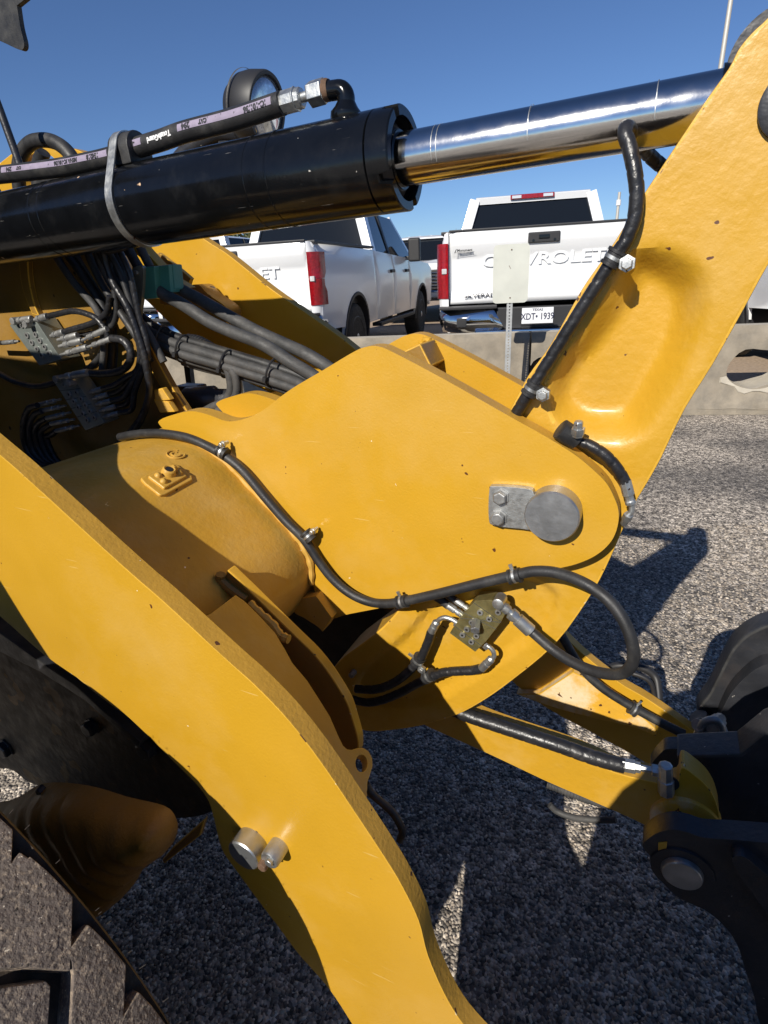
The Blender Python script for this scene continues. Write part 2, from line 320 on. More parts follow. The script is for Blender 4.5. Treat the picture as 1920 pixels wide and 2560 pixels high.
# ------------------------------------------------------------------ concrete barriers
def barrier(x0, x1, label, holes=()):
    ln = x1-x0; zt = .80
    root = thing('concrete_barrier', label, 'barrier', tuple(L((x0+x1)/2, 6.0, 0)), -LY, 'concrete barriers between the yard and the parked trucks')
    def hw(z): return np.interp(z, [0, .09, .10, .30, .70, .765, .80], [.235, .235, .228, .165, .115, .105, .075])
    pg = [(-ln/2, 0.002), (ln/2, 0.002)]+[(ln/2, z) for z in (.09, .10, .30, .70, .765, .80)]+[(-ln/2, z) for z in (.80, .765, .70, .30, .10, .09)]
    hs = []
    for hx in holes:
        h = [(hx-(x0+x1)/2+.26*math.cos(a)*(1+.05*math.sin(3*a+hx)), .42+.175*math.sin(a)*(1+.07*math.cos(5*a+hx))) for a in np.linspace(0, 2*math.pi, 26)[:-1]]; hs.append(h)
    vv, ff, mi = slab(pg, hs, lambda x, z: np.stack([x, -hw(z)-.004*np.sin(x*23)*np.sin(z*31), z], 1), lambda x, z: np.stack([x, hw(z), z], 1), .06)
    build('barrier_body', vv, ff, ['conc', 'concl'], root, mi=mi, ang=50)
    for hx in holes:      # spalled pale rim below each opening
        c = hx-(x0+x1)/2; v = []; f = []
        for i, a in enumerate(np.linspace(R_(200), R_(345), 14)):
            for j, q in enumerate((1.0, 1.16+.10*math.sin(i*1.7), 1.22+.1*math.sin(i*1.7))):
                z = .42+.185*q*math.sin(a); v.append((c+.27*q*math.cos(a), -hw(z)-(.012 if j < 2 else -.004), z))
            if i: b = i*3; f += [(b-3, b-2, b+1, b), (b-2, b-1, b+2, b+1)]
        build('spalled_edge', v, f, 'concl', root, recalc=False)
    return root
barrier(-6.6, -2.72, 'concrete barrier farthest left, mostly behind the loader frame', (-5.6, -3.8))
barrier(-2.70, .355, 'concrete barrier left of the sign post with a hole seen below the hoses', (-2.0, -.4))
barrier(.375, 3.46, 'concrete barrier at the right with a broken oval opening', (.62, 2.42))
barrier(3.48, 7.4, 'concrete barrier beyond the right edge of the yard', (4.4, 6.2))
# ------------------------------------------------------------------ blank sign on perforated post
def sign():
    f0 = 5.35; base = L(.137, f0, 0); r = thing('sign_post', 'blank pale back of a rounded traffic sign on a perforated post', 'sign', tuple(base), -LY)
    w_, h_, zc, rr = .30, .465, 1.345, .035; pg = []
    for cx, cz, a0 in ((1, 1, 0), (-1, 1, 90), (-1, -1, 180), (1, -1, 270)):
        for a in range(0, 91, 15): pg.append((cx*(w_/2-rr)+rr*math.cos(R_(a+a0)), zc+cz*(h_/2-rr)+rr*math.sin(R_(a+a0))))
    vv, ff, mi = slab(pg, [], lambda x, z: np.stack([x, x*0-.03, z], 1), lambda x, z: np.stack([x, x*0-.027, z], 1)); build('sign_panel', vv, ff, 'signback', r, smooth=False)
    pw = .048; pgp = [(-pw/2, 0), (pw/2, 0), (pw/2, 1.5), (-pw/2, 1.5)]; hs = []
    for i in range(56):
        z = .04+i*.0254; hs.append([(.0065*math.cos(a), z+.0065*math.sin(a)) for a in np.linspace(0, 6.283, 9)[:-1]])
    vv, ff, mi = slab(pgp, hs, lambda x, z: np.stack([x, x*0-.024, z], 1), lambda x, z: np.stack([x, x*0-.021, z], 1)); build('post_face', vv, ff, 'post', r, smooth=False)
    b = MB(); b.box((-.0235, 0, .75), (1, 0, 0), (0, 1, 0), (0, 0, 1), .003, .04, 1.5).box((.0235, 0, .75), (1, 0, 0), (0, 1, 0), (0, 0, 1), .003, .04, 1.5); b.build('post_flange', 'post', r, smooth=False)
    for z in (1.345+.19, 1.345-.19): MB().lathe((0, -.036, z), (0, 1, 0), [(0, .004), (.002, .006), (.006, .006)], 10).build('bolt', 'rust', r)
    b = MB(); b.box((-.01, -.031, 1.40), nrm((.6, 0, -1)), (0, 1, 0), nrm((1, 0, .6)), .03, .001, .004); b.build('scratch', 'rust', r, smooth=False)
sign()
# ------------------------------------------------------------------ pickup trucks
def txt_on(s, size, cx, z, y, m, parent, name='lettering', bold=0, sx=1, ext=.002, flip=False):
    v, f = text_geo(s, size, bold, sx, ext)
    q = np.stack([cx+v[:, 0], y-v[:, 2], z+v[:, 1]], 1)
    return build(name, q, f, m, parent, smooth=False, recalc=False)
def wheel(root, x, y, side, name='wheel'):
    r = .42; b = MB(); prof = [(-.13, .26), (-.135, .33), (-.12, .40), (-.09, .42), (.09, .42), (.12, .40), (.135, .33), (.13, .26)]
    t = b.lathe((x, y, r), (side, 0, 0), prof, 40).build('tyre', 'vtyre', root, ang=50)
    rb = MB(); rb.lathe((x+side*.10, y, r), (side, 0, 0), [(-.2, .25), (.03, .262), (.035, .25), (0, .235), (-.06, .22)], 32, caps=True).build('rim', 'bplas', t, ang=40)
    for k in range(6):
        a = k*math.pi/3; d = np.array([0, math.cos(a), math.sin(a)]); e = np.array([0, -math.sin(a), math.cos(a)])
        for q in (-1, 1): MB().box(np.array((x+side*.105, y, r))+d*.14+e*q*.024, d, e, (1, 0, 0), .2, .022, .03).build('spoke', 'alloy', t, bevel=.004)
    MB().lathe((x+side*.08, y, r), (side, 0, 0), [(0, .05), (.05, .05), (.055, .04)], 16).build('hub', 'alloy', t)
def pickup(root, rear_text=True, front='', detail=True):
    s_ = 1.04; hwid = 1.03
    def sx(z):       # half width of the body side against height
        return hwid*np.interp(z, [.42, .55, .75, 1.0, 1.12, 1.2, 1.35, 1.46, 1.50], [.955, .975, .99, 1.0, .998, .985, .972, .955, .93])
    def arch(cx, zc=.47, r=.50, n=14): return [(cx+r*math.cos(a), zc+r*math.sin(a)*.98) for a in np.linspace(math.pi, 0, n)]
    def side_panel(nm, pg, m='white', th=.03):
        for sd in (-1, 1):
            vv, ff, mi = slab(pg, [], lambda y, z: np.stack([sd*(sx(z)+.012*np.clip(1-np.abs(np.hypot(y-1.28, z-.47)-.5)/.09, 0, 1)+.012*np.clip(1-np.abs(np.hypot(y-5.25, z-.47)-.5)/.09, 0, 1)), y, z], 1), lambda y, z: np.stack([sd*(sx(z)-th), y, z], 1), .09)
            build(nm, vv, ff, m, root, ang=50)
    side_panel('bed_side', [(.06, .62)]+[(.78, .60)]+arch(1.28)+[(1.80, .56), (2.24, .56), (2.24, 1.46), (1.2, 1.475), (.06, 1.49)])
    side_panel('rear_door', [(2.26, .56), (3.22, .56), (3.22, 1.42), (2.26, 1.455)])
    side_panel('front_door', [(3.235, .56), (4.30, .56), (4.30, 1.38), (3.235, 1.42)])
    side_panel('panel_shade_caster', [(4.315, .56), (4.74, .56)]+arch(5.25)+[(5.76, .6), (6.25, .62), (6.28, 1.2), (6.0, 1.30), (4.315, 1.38)])
    for cy in (1.28, 5.25):
        for sd in (-1, 1):    # black arch lip and inner well
            vv = []; ff = []; A = np.linspace(math.pi+.2, -.2, 20)
            for i, a in enumerate(A):
                for rr, xx in ((.515, .004), (.505, .022), (.47, .02), (.46, -.35)):
                    z = .47+rr*math.sin(a)*.98; vv.append((sd*(sx(z)+xx), cy+rr*math.cos(a), z))
                if i: b = i*4; ff += [(b-4+j, b-3+j, b+1+j, b+j) for j in range(3)]
            build('wheel_arch', vv, ff, 'bplas', root, ang=50, recalc=False)
            MB().box((sd*.62, cy, .82), (1, 0, 0), (0, 1, 0), (0, 0, 1), .04, 1.0, .55).build('wheel_well', 'inner', root, smooth=False)
            wheel(root, sd*.88, cy, sd)
    # floor, chassis, bed front and cab block
    MB().box((0, 3.1, .60), (1, 0, 0), (0, 1, 0), (0, 0, 1), 1.3, 5.9, .18).build('chassis', 'bplas', root, smooth=False)
    MB().box((0, 3.3, .98), (1, 0, 0), (0, 1, 0), (0, 0, 1), 1.9, 2.1, .8).build('cab_body', 'bplas', root, smooth=False)
    MB().box((0, 1.15, .86), (1, 0, 0), (0, 1, 0), (0, 0, 1), 1.9, 2.1, .06).build('bed_floor', 'bplas', root, smooth=False)
    for sd in (-1, 1):
        MB().box((sd*.955, 1.15, 1.495), (1, 0, 0), (0, 1, 0), (0, 0, 1), .09, 2.16, .03).build('bed_rail_cap', 'bplas', root, bevel=.008)
        MB().box((sd*1.0, 3.3, .50), (1, 0, 0), (0, 1, 0), (0, 0, 1), .14, 2.2, .05).build('side_step', 'bplas', root, bevel=.01)
        for y in (3.08, 4.05): MB().box((sd*(sx(1.19)+.018), y, 1.19), (1, 0, 0), (0, 1, 0), (0, 0, 1), .04, .20, .045).build('door_handle', 'bplas', root, bevel=.01)
        t = MB().box((sd*1.13, 4.22, 1.50), (1, 0, 0), (0, 1, 0), (0, 0, 1), .20, .12, .36).build('door_mirror', 'bplas', root, bevel=.04, bseg=3)
        MB().box((sd*1.04, 4.22, 1.38), (1, 0, 0), (0, 1, 0), (0, 0, 1), .16, .06, .06).build('mirror_arm', 'bplas', t, bevel=.01)
    # greenhouse (side windows are their own panels)
    Y0, Yr, Yf, Yw = 2.30, 2.46, 3.95, 4.78; zb, zr = 1.43, 2.0
    def gx(z): return np.interp(z, [1.40, 2.02], [.955, .76])
    ring = lambda z, ya, yb: [(-gx(z), ya, z), (gx(z), ya, z), (gx(z), yb, z), (-gx(z), yb, z)]
    v = ring(1.40, Y0, Yw)+ring(1.97, Yr, Yf+.05)
    build('cab_glasshouse', v, [(0, 1, 5, 4), (1, 2, 6, 5), (2, 3, 7, 6), (3, 0, 4, 7), (4, 5, 6, 7)], 'tint', root, smooth=False)
    # roof skin, crowned
    pg = [(-.74, Yr-.03), (.74, Yr-.03), (.76, Yr+.1), (.75, Yf), (.70, Yf+.14), (-.70, Yf+.14), (-.75, Yf), (-.76, Yr+.1)]
    crown = lambda x, y: 2.04-.05*(x/.76)**4-.012*((y-3.1)/.9)**2*2
    vv, ff, mi = slab(pg, [], lambda x, y: np.stack([x, y, crown(x, y)], 1), lambda x, y: np.stack([x*1.02, y, x*0+1.94], 1), .12); build('roof', vv, ff, 'white', root, ang=45, bevel=0)
    for x in (-.45, -.15, .15, .45): MB().box((x, 3.1, 2.034-.05*(x/.76)**4), (1, 0, 0), (0, 1, 0), (0, 0, 1), .05, 1.1, .014).build('roof_rib', 'white', root, bevel=.005)
    def bar(a, b, wx, wy, m='white', nm='pillar'):
        a = np.array(a, float); b = np.array(b, float); d = nrm(b-a); sxv = nrm(np.cross(d, (0, 1, 0))); n2 = np.cross(sxv, d)
        return MB().box((a+b)/2, sxv, n2, d, wx, wy, np.linalg.norm(b-a)).build(nm, m, root, bevel=.012, bseg=2)
    for sd in (-1, 1):
        bar((sd*.925, Y0+.04, 1.38), (sd*.745, Yr+.03, 1.99), .13, .16)           # rear pillar
        bar((sd*(gx(1.4)+.003), 3.22, 1.40), (sd*(gx(1.95)+.004), 3.20, 1.97), .02, .10, 'bplas', 'door_pillar')
        bar((sd*.94, Yw, 1.36), (sd*.745, Yf+.08, 1.97), .06, .08)                # windscreen pillar
        bar((sd*.77, Yr, 1.955), (sd*.77, Yf+.1, 1.955), .05, .05, 'white', 'roof_rail')
    # back of cab: header and sill round the rear window, high brake lamp
    MB().box((0, Yr-.015, 1.985), (1, 0, 0), nrm((0, 1, .25)), nrm((0, -.25, 1)), 1.46, .05, .085).build('cab_header', 'white', root, bevel=.01)
    MB().box((0, Y0-.02, 1.42), (1, 0, 0), (0, 1, 0), (0, 0, 1), 1.9, .05, .10).build('cab_back', 'bplas', root, bevel=.01)
    t = MB().box((0, Yr-.05, 2.0), (1, 0, 0), (0, 1, 0), (0, 0, 1), .56, .03, .055).build('high_brake_lamp', 'red', root, bevel=.008)
    for x in (-.2, .2): MB().box((x, Yr-.068, 2.0), (1, 0, 0), (0, 1, 0), (0, 0, 1), .12, .008, .035).build('cargo_lamp', 'clearl', t, bevel=.002)
    # hood
    pg = [(-.93, 4.35), (.93, 4.35), (.95, 5.8), (.86, 6.2), (-.86, 6.2), (-.95, 5.8)]
    vv, ff, mi = slab(pg, [], lambda x, y: np.stack([x, y, 1.42-.05*(x/.95)**4-.06*((y-4.3)/1.9)**2+.03*np.exp(-((np.abs(x)-.5)/.12)**2)], 1), lambda x, y: np.stack([x, y, x*0+1.18], 1), .15); build('bonnet', vv, ff, 'white', root, ang=45)
    # tailgate
    zt = 1.50; pgt = [(-.80, .80), (.80, .80), (.80, zt), (-.80, zt)]
    def tg(x, z): return np.stack([x*.999, .012+.030*np.clip((1.31-z)/.05, 0, 1)-.022*np.clip((1.31-z)/.05, 0, 1)*np.clip((.93-z)/.04, 0, 1)-.018*np.clip((z-1.33)/.04, 0, 1)+.02*((x/.8)**4), z], 1)
    hb = [(.10, 1.335), (.135, 1.30), (.135, 1.43), (-.135, 1.43), (-.135, 1.30), (-.10, 1.335)]
    vv, ff, mi = slab([(-.915, .825), (.915, .825), (.915, zt), (-.915, zt)], [], tg, lambda x, z: np.stack([x, x*0+.09, z], 1), .03); build('tailgate', vv, ff, 'white', root, ang=50)
    MB().box((0, .05, zt+.008), (1, 0, 0), (0, 1, 0), (0, 0, 1), 1.83, .09, .02).build('tailgate_cap', 'bplas', root, bevel=.006)
    t = MB().box((0, -.008, 1.405), (1, 0, 0), (0, 1, 0), (0, 0, 1), .30, .03, .095).build('tailgate_handle', 'bplas', root, bevel=.02, bseg=3)
    MB().box((0, -.026, 1.41), (1, 0, 0), (0, 1, 0), (0, 0, 1), .10, .012, .035).build('camera_lens', 'tint', t, bevel=.004)
    for x in (-.10, .10): MB().lathe((x, -.026, 1.38), (0, 1, 0), [(0, .012), (.01, .014)], 12).build('catch', 'tint', t)
    if rear_text:
        txt_on('CHEVROLET', .150, 0, 1.215, .030, 'emboss', root, bold=.002, sx=1.42, ext=.0035)
        txt_on('SILVERADO', .056, -.575, .90, .012, 'ink', root, bold=.0005, sx=1.32, ext=.002)
        txt_on('Monument', .034, -.76, 1.33, -.009, 'bplas', root, bold=.0012, sx=1.0, ext=.001, name='dealer_sticker')
        b = MB(); b.box((-.76, -.009, 1.312), (1, 0, 0), (0, 1, 0), (0, 0, 1), .19, .001, .003); b.box((-.85, -.009, 1.326), nrm((.5, 0, 1)), (0, 1, 0), nrm((1, 0, -.5)), .04, .001, .008); b.build('sticker_mark', 'bplas', root, smooth=False)
    # tail lamps wrapped round the corners
    for sd in (-1, 1):
        MB().box((sd*.965, .010, 1.145), (1, 0, 0), (0, 1, 0), (0, 0, 1), .05, .03, .05).build('reverse_lamp', 'clearl', root, bevel=.006)
        for z0, z1, m, nm in ((1.146, 1.40, 'red', 'upper_tail_lamp'), (.885, 1.144, 'red', 'lower_tail_lamp')):
            vv = []; ff = []; zs = np.linspace(z0, z1, 5)
            for i, z in enumerate(zs):
                w_ = .075 if 1.06 < z < 1.20 else .105
                for a in np.linspace(0, 1, 7):
                    ang = a*math.pi/2; vv.append((sd*(.925+.13*math.sin(ang)*.98), -.02+.02+w_*2.0*(1-math.cos(ang))*.9, z))
                if i: b = i*7; ff += [(b-7+j, b-6+j, b+1+j, b+j) for j in range(6)]
            build(nm, vv, ff, m, root, ang=60, recalc=False)
        vv = []; ff = []; zs = np.linspace(.62, 1.50, 12)
        for i, z in enumerate(zs):
            for a in np.linspace(0, 1, 7):
                ang = a*math.pi/2; k = float(sx(z)); vv.append((sd*(.922+(k-.922)*math.sin(ang)), .012+.11*(1-math.cos(ang)), z))
            if i: b = i*7; ff += [(b-7+j, b-6+j, b+1+j, b+j) for j in range(6)]
        build('bed_corner', vv, ff, 'white', root, ang=60, recalc=False)
    # chrome rear bumper with recessed plate
    for sd in (-1, 1):
        pgb = [(sd*.36, .60), (sd*.46, .77), (sd*1.0, .79), (sd*1.03, .70), (sd*.98, .56), (sd*.50, .52)]
        vv, ff, mi = slab(pgb, [], lambda x, z: np.stack([x, -.12+.16*np.clip((np.abs(x)-.72)/.31, 0, 1)**2-.03*np.sin((z-.52)/.27*math.pi), z], 1), lambda x, z: np.stack([x, .15+.05*np.abs(x), z], 1), .05); build('chrome_bumper_corner', vv, ff, 'carchrome', root, ang=50)
        MB().box((sd*.72, -.05, .795), (1, 0, 0), (0, 1, 0), (0, 0, 1), .58, .17, .03).build('bumper_step', 'bplas', root, bevel=.008)
        MB().box((sd*.78, -.145, .655), (1, 0, 0), (0, 1, 0), (0, 0, 1), .10, .03, .09).build('step_pocket', 'bplas', root, bevel=.01)
    MB().box((0, -.02, .68), (1, 0, 0), (0, 1, 0), (0, 0, 1), .86, .14, .20).build('bumper_centre', 'bplas', root, bevel=.01)
    MB().box((0, -.13, .555), (1, 0, 0), (0, 1, 0), (0, 0, 1), 1.30, .12, .045).build('bumper_bar', 'carchrome', root, bevel=.02, bseg=3)
    if rear_text:
        t = MB().box((-.03, -.10, .695), (1, 0, 0), (0, 1, 0), (0, 0, 1), .305, .006, .152).build('licence_plate', 'plate', root, bevel=.001)
        txt_on('XDT\u2022 1939', .088, -.03, .685, -.1045, 'navy', t, bold=.0012, sx=.78, ext=.0005)
        txt_on('TEXAS', .032, -.03, .750, -.1045, 'navy', t, bold=.0006, sx=1.1, ext=.0005)
        MB().box((-.03, -.101, .614), (1, 0, 0), (0, 1, 0), (0, 0, 1), .315, .01, .016).build('plate_frame', 'bplas', t)
    # front end
    MB().box((0, 6.24, .98), (1, 0, 0), (0, 1, 0), (0, 0, 1), 1.55, .10, .42).build('grille', 'bplas', root, bevel=.03)
    for z in (.84, .91, .98, 1.05, 1.12): MB().box((0, 6.30, z), (1, 0, 0), (0, 1, 0), (0, 0, 1), 1.35, .03, .022).build('grille_bar', 'carchrome' if front else 'bplas', root, bevel=.005)
    MB().box((0, 6.27, .64), (1, 0, 0), (0, 1, 0), (0, 0, 1), 1.95, .20, .22).build('front_bumper', 'carchrome' if front else 'white', root, bevel=.05, bseg=3)
    for sd in (-1, 1): MB().box((sd*.86, 6.22, 1.0), (1, 0, 0), (0, 1, 0), (0, 0, 1), .24, .10, .30).build('headlamp', 'clearl', root, bevel=.03)
    if front == 'oval':
        t = MB().lathe((0, 6.31, 1.0), (0, 1, 0), [(0, .07), (.03, .07), (.035, .06)], 24).build('badge', 'carchrome', root)
        for q in t.data.vertices: q.co.x *= 2.1
        MB().box((0, 6.385, .64), (1, 0, 0), (0, 1, 0), (0, 0, 1), .3, .01, .14).build('licence_plate', 'plate', root)
    MB().box((-.85, 4.5, 1.75), (1, 0, 0), nrm((0, -.25, 1)), nrm((0, 1, .25)), .006, .75, .006).build('aerial', 'bplas', root)
def place_truck(cx, f0, yaw, label, **k):
    r = thing('pickup_truck', label, 'pickup truck', tuple(L(cx, f0, .20)), -LY-R_(yaw), 'parked white vehicles behind the barriers')
    pickup(r, **k); r.scale = (1.04, 1.04, 1.04); return r
place_truck(.48, 6.45, 0, 'white pickup truck seen from behind, right of the gap, with licence plate XDT 1939')
place_truck(-2.93, 6.38, 5, 'white pickup truck at the left showing its right side, doors and red tail lamp')
place_truck(-1.90, 21.0, 180, 'distant white truck facing the camera with a chrome bar grille, between the two pickups', rear_text=False, front='oval')
place_truck(4.05, 6.9, -4, 'white pickup truck at the right edge behind the lever', rear_text=False)
place_truck(-6.6, 9.5, 8, 'white truck farthest left, its dark windows just showing below the cylinder', rear_text=False)
# ------------------------------------------------------------------ poles and far trees
def pole_thing(px, py_top, f, r_, label, lean=0):
    d = ray(px, py_top); p = CAM+d*f/(d@LF); b = np.array([p[0], p[1], 0]); t = thing('light_pole' if r_ > .05 else 'utility_pole', label, 'pole', tuple(b))
    MB().lathe((0, 0, 0), (0, 0, 1), [(0, r_*1.35), (.05, r_*1.3), (p[2], r_)], 16).build('shaft', 'pole', t)
    return t, p[2]
t, h = pole_thing(1836, -60, 26, .075, 'tall pale light pole rising beside the yellow lever at the right')
MB().box((.5, 0, h), (1, 0, 0), (0, 1, 0), (0, 0, 1), 1.0, .08, .08).build('lamp_arm', 'pole', t)
MB().box((1.1, 0, h), (1, 0, 0), (0, 1, 0), (0, 0, 1), .6, .3, .12).build('lamp_head', 'pole', t, bevel=.02)
t, h = pole_thing(1549, 480, 34, .07, 'short dark pole behind the right pickup truck')
MB().lathe((0, 0, h-.6), (0, 0, 1), [(0, .12), (.25, .12)], 12).build('collar', 'white', t)
def tree(x, f, hh, r_, label):
    base = L(x, f, 0); t = thing('oak_tree', label, 'tree', tuple(base), 0, 'trees behind the parked trucks')
    b = MB(); b.lathe((0, 0, 0), (.05, 0, 1), [(0, .16), (hh*.35, .11), (hh*.8, .04)], 10)
    for k in range(5): a = k*1.26; b.lathe((0, 0, hh*(.3+.06*k)), nrm((math.cos(a), math.sin(a), 1.0)), [(0, .07), (hh*.35, .02)], 7)
    b.build('trunk', 'bark', t)
    n = 5200; d = rng.normal(size=(n, 3)); d /= np.linalg.norm(d, axis=1)[:, None]; lob = 1+.28*np.sin(d[:, 0]*5+x)*np.sin(d[:, 1]*4)+.2*np.sin(d[:, 2]*7)
    p = d*(r_*rng.random(n)**.33*lob)[:, None]*np.array([1, 1, .75]); p[:, 2] += hh*.66; a = rng.normal(size=(n, 3)); a /= np.linalg.norm(a, axis=1)[:, None]; c = np.cross(a, rng.normal(size=(n, 3))); c /= np.linalg.norm(c, axis=1)[:, None]
    s = .10; V = np.stack([p-a*s, p+c*s*.6, p+a*s, p-c*s*.6], 1).reshape(-1, 3); build('crown', V, [(4*i, 4*i+1, 4*i+2, 4*i+3) for i in range(n)], 'leaf', t, smooth=False, recalc=False)
tree(-8.4, 26, 4.6, 2.6, 'bushy olive green tree just left of the left pickup cab')
tree(-13.5, 30, 4.2, 2.4, 'green tree farther left behind the loader')
tree(13, 36, 4.2, 2.6, 'green tree beyond the right edge of the yard')
# ================================================================== WHEEL LOADER (machine planes across v: near arm .41, plates .765/.935, centre .86, far arm 1.265)
base = W(-.35, .86, 0)
LD = thing('wheel_loader', 'yellow wheel loader front linkage with lift arms, bell crank, black tilt cylinder and hoses', 'wheel loader', tuple(base))
ORG = base.copy()
VA, VT, VC, VF = .41, .765, .86, 1.265
# ---- lift arms
arm_px = [(-330, 900, 'c'), (-200, 975), (0, 1138), (84, 1212), (312, 1420), (405, 1501), (556, 1640), (642, 1718), (723, 1803), (799, 1901), (880, 2020), (960, 2141), (1006, 2217), (1047, 2303), (1070, 2390), (1110, 2483), (1157, 2560), (1230, 2640), (1300, 2700), (1330, 2780, 'c'), (1050, 2840, 'c'), (930, 2640), (880, 2560), (822, 2472), (746, 2385), (694, 2315), (654, 2263), (590, 2176), (555, 2124), (535, 2049), (521, 2003), (492, 1962), (440, 1910), (324, 1796), (231, 1721), (110, 1637), (0, 1541), (-120, 1450), (-330, 1330, 'c')]
arm = poly(arm_px, VA)
plate('lift_arm', arm, VA, .027, 'yellow', LD, raw=True, edge='edge', bevel=.002, label='near lift arm, broad sunlit yellow plate')
far = poly([(250, 408, 'c'), (495, 587), (567, 634), (676, 721), (780, 793), (893, 877), (1080, 1050), (1250, 1300), (1330, 1480), (1423, 1602), (1539, 1700), (1625, 1752), (1747, 1838), (1870, 1930, 'c'), (1760, 2000, 'c'), (1591, 1893), (1480, 1832), (1330, 1745), (1180, 1600), (1050, 1400), (880, 1160), (720, 1010), (600, 945), (470, 850), (330, 720), (120, 560, 'c')], VF)
plate('lift_arm', far, VF, .03, 'yellow', LD, raw=True, edge='edge', bevel=.002, label='far lift arm behind the hoses')
# ---- cross beam casting through both plates
bp = [(150, 1215), (200, 1160), (262, 1118), (330, 1099), (410, 1092), (492, 1108), (560, 1150), (620, 1212), (690, 1284), (742, 1345), (772, 1405), (776, 1450), (760, 1500), (715, 1535), (620, 1500), (480, 1400), (340, 1300), (210, 1240)]
beam = poly(bp, VT, 5)
def extrude_v(pg, v0, v1, nseg=1):
    V = []; n = len(pg); Fc = []
    for i in range(nseg+1):
        v = v0+(v1-v0)*i/nseg; V += [W(u, v, z) for u, z in pg]
    for i in range(nseg): Fc += [(i*n+k, i*n+(k+1) % n, (i+1)*n+(k+1) % n, (i+1)*n+k) for k in range(n)]
    Fc += [tuple(range(n))[::-1], tuple(nseg*n+k for k in range(n))]
    return V, Fc
vv, ff = extrude_v(beam, VA+.02, VT+.005, 2); beam_o = build('cross_beam', vv, ff, 'beam', LD, ang=50)
vv, ff = extrude_v(beam, VT+.034, VF+.01, 2); build('cross_beam', vv, ff, 'beam', LD, ang=50)
# ---- bell crank support plates
sup = [(404, 1068), (400, 1050), (440, 1035), (480, 1028), (521, 1037), (567, 1053), (608, 1048), (654, 1028), (723, 976), (810, 924), (880, 882), (912, 868), (945, 866), (985, 882), (1110, 948), (1272, 1040), (1365, 1092), (1434, 1135), (1481, 1173), (1515, 1207), (1535, 1243), (1546, 1276), (1545, 1310), (1533, 1345), (1510, 1373), (1478, 1395), (1438, 1411), (1400, 1420), (1359, 1428), (1200, 1464), (1010, 1508), (873, 1535), (826, 1545), (790, 1510), (770, 1440), (600, 1240), (470, 1130)]
pl = poly(sup, VT)
plate('bell_crank_support_plate', pl, VT, .03, 'yellow', LD, raw=True, edge='edge', bevel=.002, label='near support plate with the pin')
pl2 = [p for p in pl]
plate('bell_crank_support_plate', pl2, VT+.165, .03, 'yellow', LD, raw=True, edge='edge', bevel=.002, label='far support plate')
# spacer block on the far plate with weld bead
o = plate('stop_block', [(1000, 882, 'c'), (1050, 859, 'c'), (1078, 915, 'c'), (1040, 950, 'c'), (985, 930, 'c')], VT+.10, .07, 'frame', LD)
wb = crv(PV([(1052, 862), (1066, 850), (1082, 862), (1086, 885), (1082, 905)], VT+.163), 5); vv, ff = tubegeo(wb, [.006+.0015*math.sin(i*2.1) for i in range(len(wb))], 8); build('weld_bead', vv, ff, 'cast', LD)
# beam to plate weld and lower gusset
wb = crv(PV([(493, 1108), (560, 1152), (622, 1215), (692, 1288), (748, 1352), (776, 1408), (778, 1460)], VT-.004), 8); vv, ff = tubegeo(wb, [.006+.001*math.sin(i*1.3) for i in range(len(wb))], 8); build('weld_bead', vv, ff, 'beam', LD)
plate('gusset', [(735, 1530), (760, 1545), (795, 1568), (806, 1580, 'c'), (830, 1545, 'c'), (790, 1490, 'c'), (740, 1500)], VT-.02, .03, 'beam', LD)
# ---- bell crank lever with cast pockets
bc_px = [(1960, 20), (1905, 58), (1870, 92), (1845, 125), (1822, 170), (1770, 243), (1712, 330), (1654, 417), (1600, 500), (1539, 600), (1498, 660), (1452, 727), (1400, 820), (1365, 878), (1319, 941), (1275, 1025), (1200, 1160), (1120, 1320), (1030, 1480), (958, 1566), (900, 1612), (845, 1655), (815, 1710), (822, 1770), (860, 1808), (912, 1827), (960, 1828), (1047, 1816), (1134, 1791), (1203, 1756), (1284, 1699), (1388, 1611), (1469, 1502), (1515, 1420), (1556, 1327), (1585, 1264), (1620, 1205), (1654, 1144), (1712, 1024), (1782, 912), (1863, 768), (1920, 664), (2010, 520), (2100, 360), (2120, 200), (2060, 60)]
VB = .805
bc = poly(bc_px, VB, 3)
pk1 = poly([(1560, 640), (1610, 610), (1700, 620), (1765, 660), (1792, 720), (1790, 800), (1762, 890), (1712, 980), (1660, 1058), (1618, 1103), (1560, 1124), (1500, 1118), (1435, 1098), (1388, 1060), (1366, 1012), (1370, 960), (1396, 905), (1446, 835), (1495, 758), (1530, 690)], VB, 4)
pk2 = poly([(1395, 1478), (1402, 1500), (1390, 1545), (1340, 1600), (1250, 1665), (1160, 1720), (1095, 1752), (1030, 1770), (960, 1770), (900, 1750), (880, 1710), (920, 1650), (1000, 1590), (1080, 1500), (1200, 1440), (1330, 1440)], VB, 4)
def bc_h(u, z):
    d1 = np.where(inside(u, z, pk1), dist(u, z, pk1), 0); uc = np.mean([p[0] for p in pk1]); zc = np.mean([p[1] for p in pk1])
    side = (u-uc)*.8+(z-zc)*-.25; wd = np.clip(.045+side*.38, .018, .08); t = np.clip(d1/wd, 0, 1); h = .038*t*t*(3-2*t)
    d2 = np.where(inside(u, z, pk2), dist(u, z, pk2), 0); t2 = np.clip(d2/.016, 0, 1); h += .010*t2*t2*(3-2*t2)
    return h
plate('bell_crank', bc, VB, .105, 'cast', LD, raw=True, edge='cast', step=.0075, hf=bc_h, bevel=.004, label='tall cast bell crank lever with a scooped pocket')
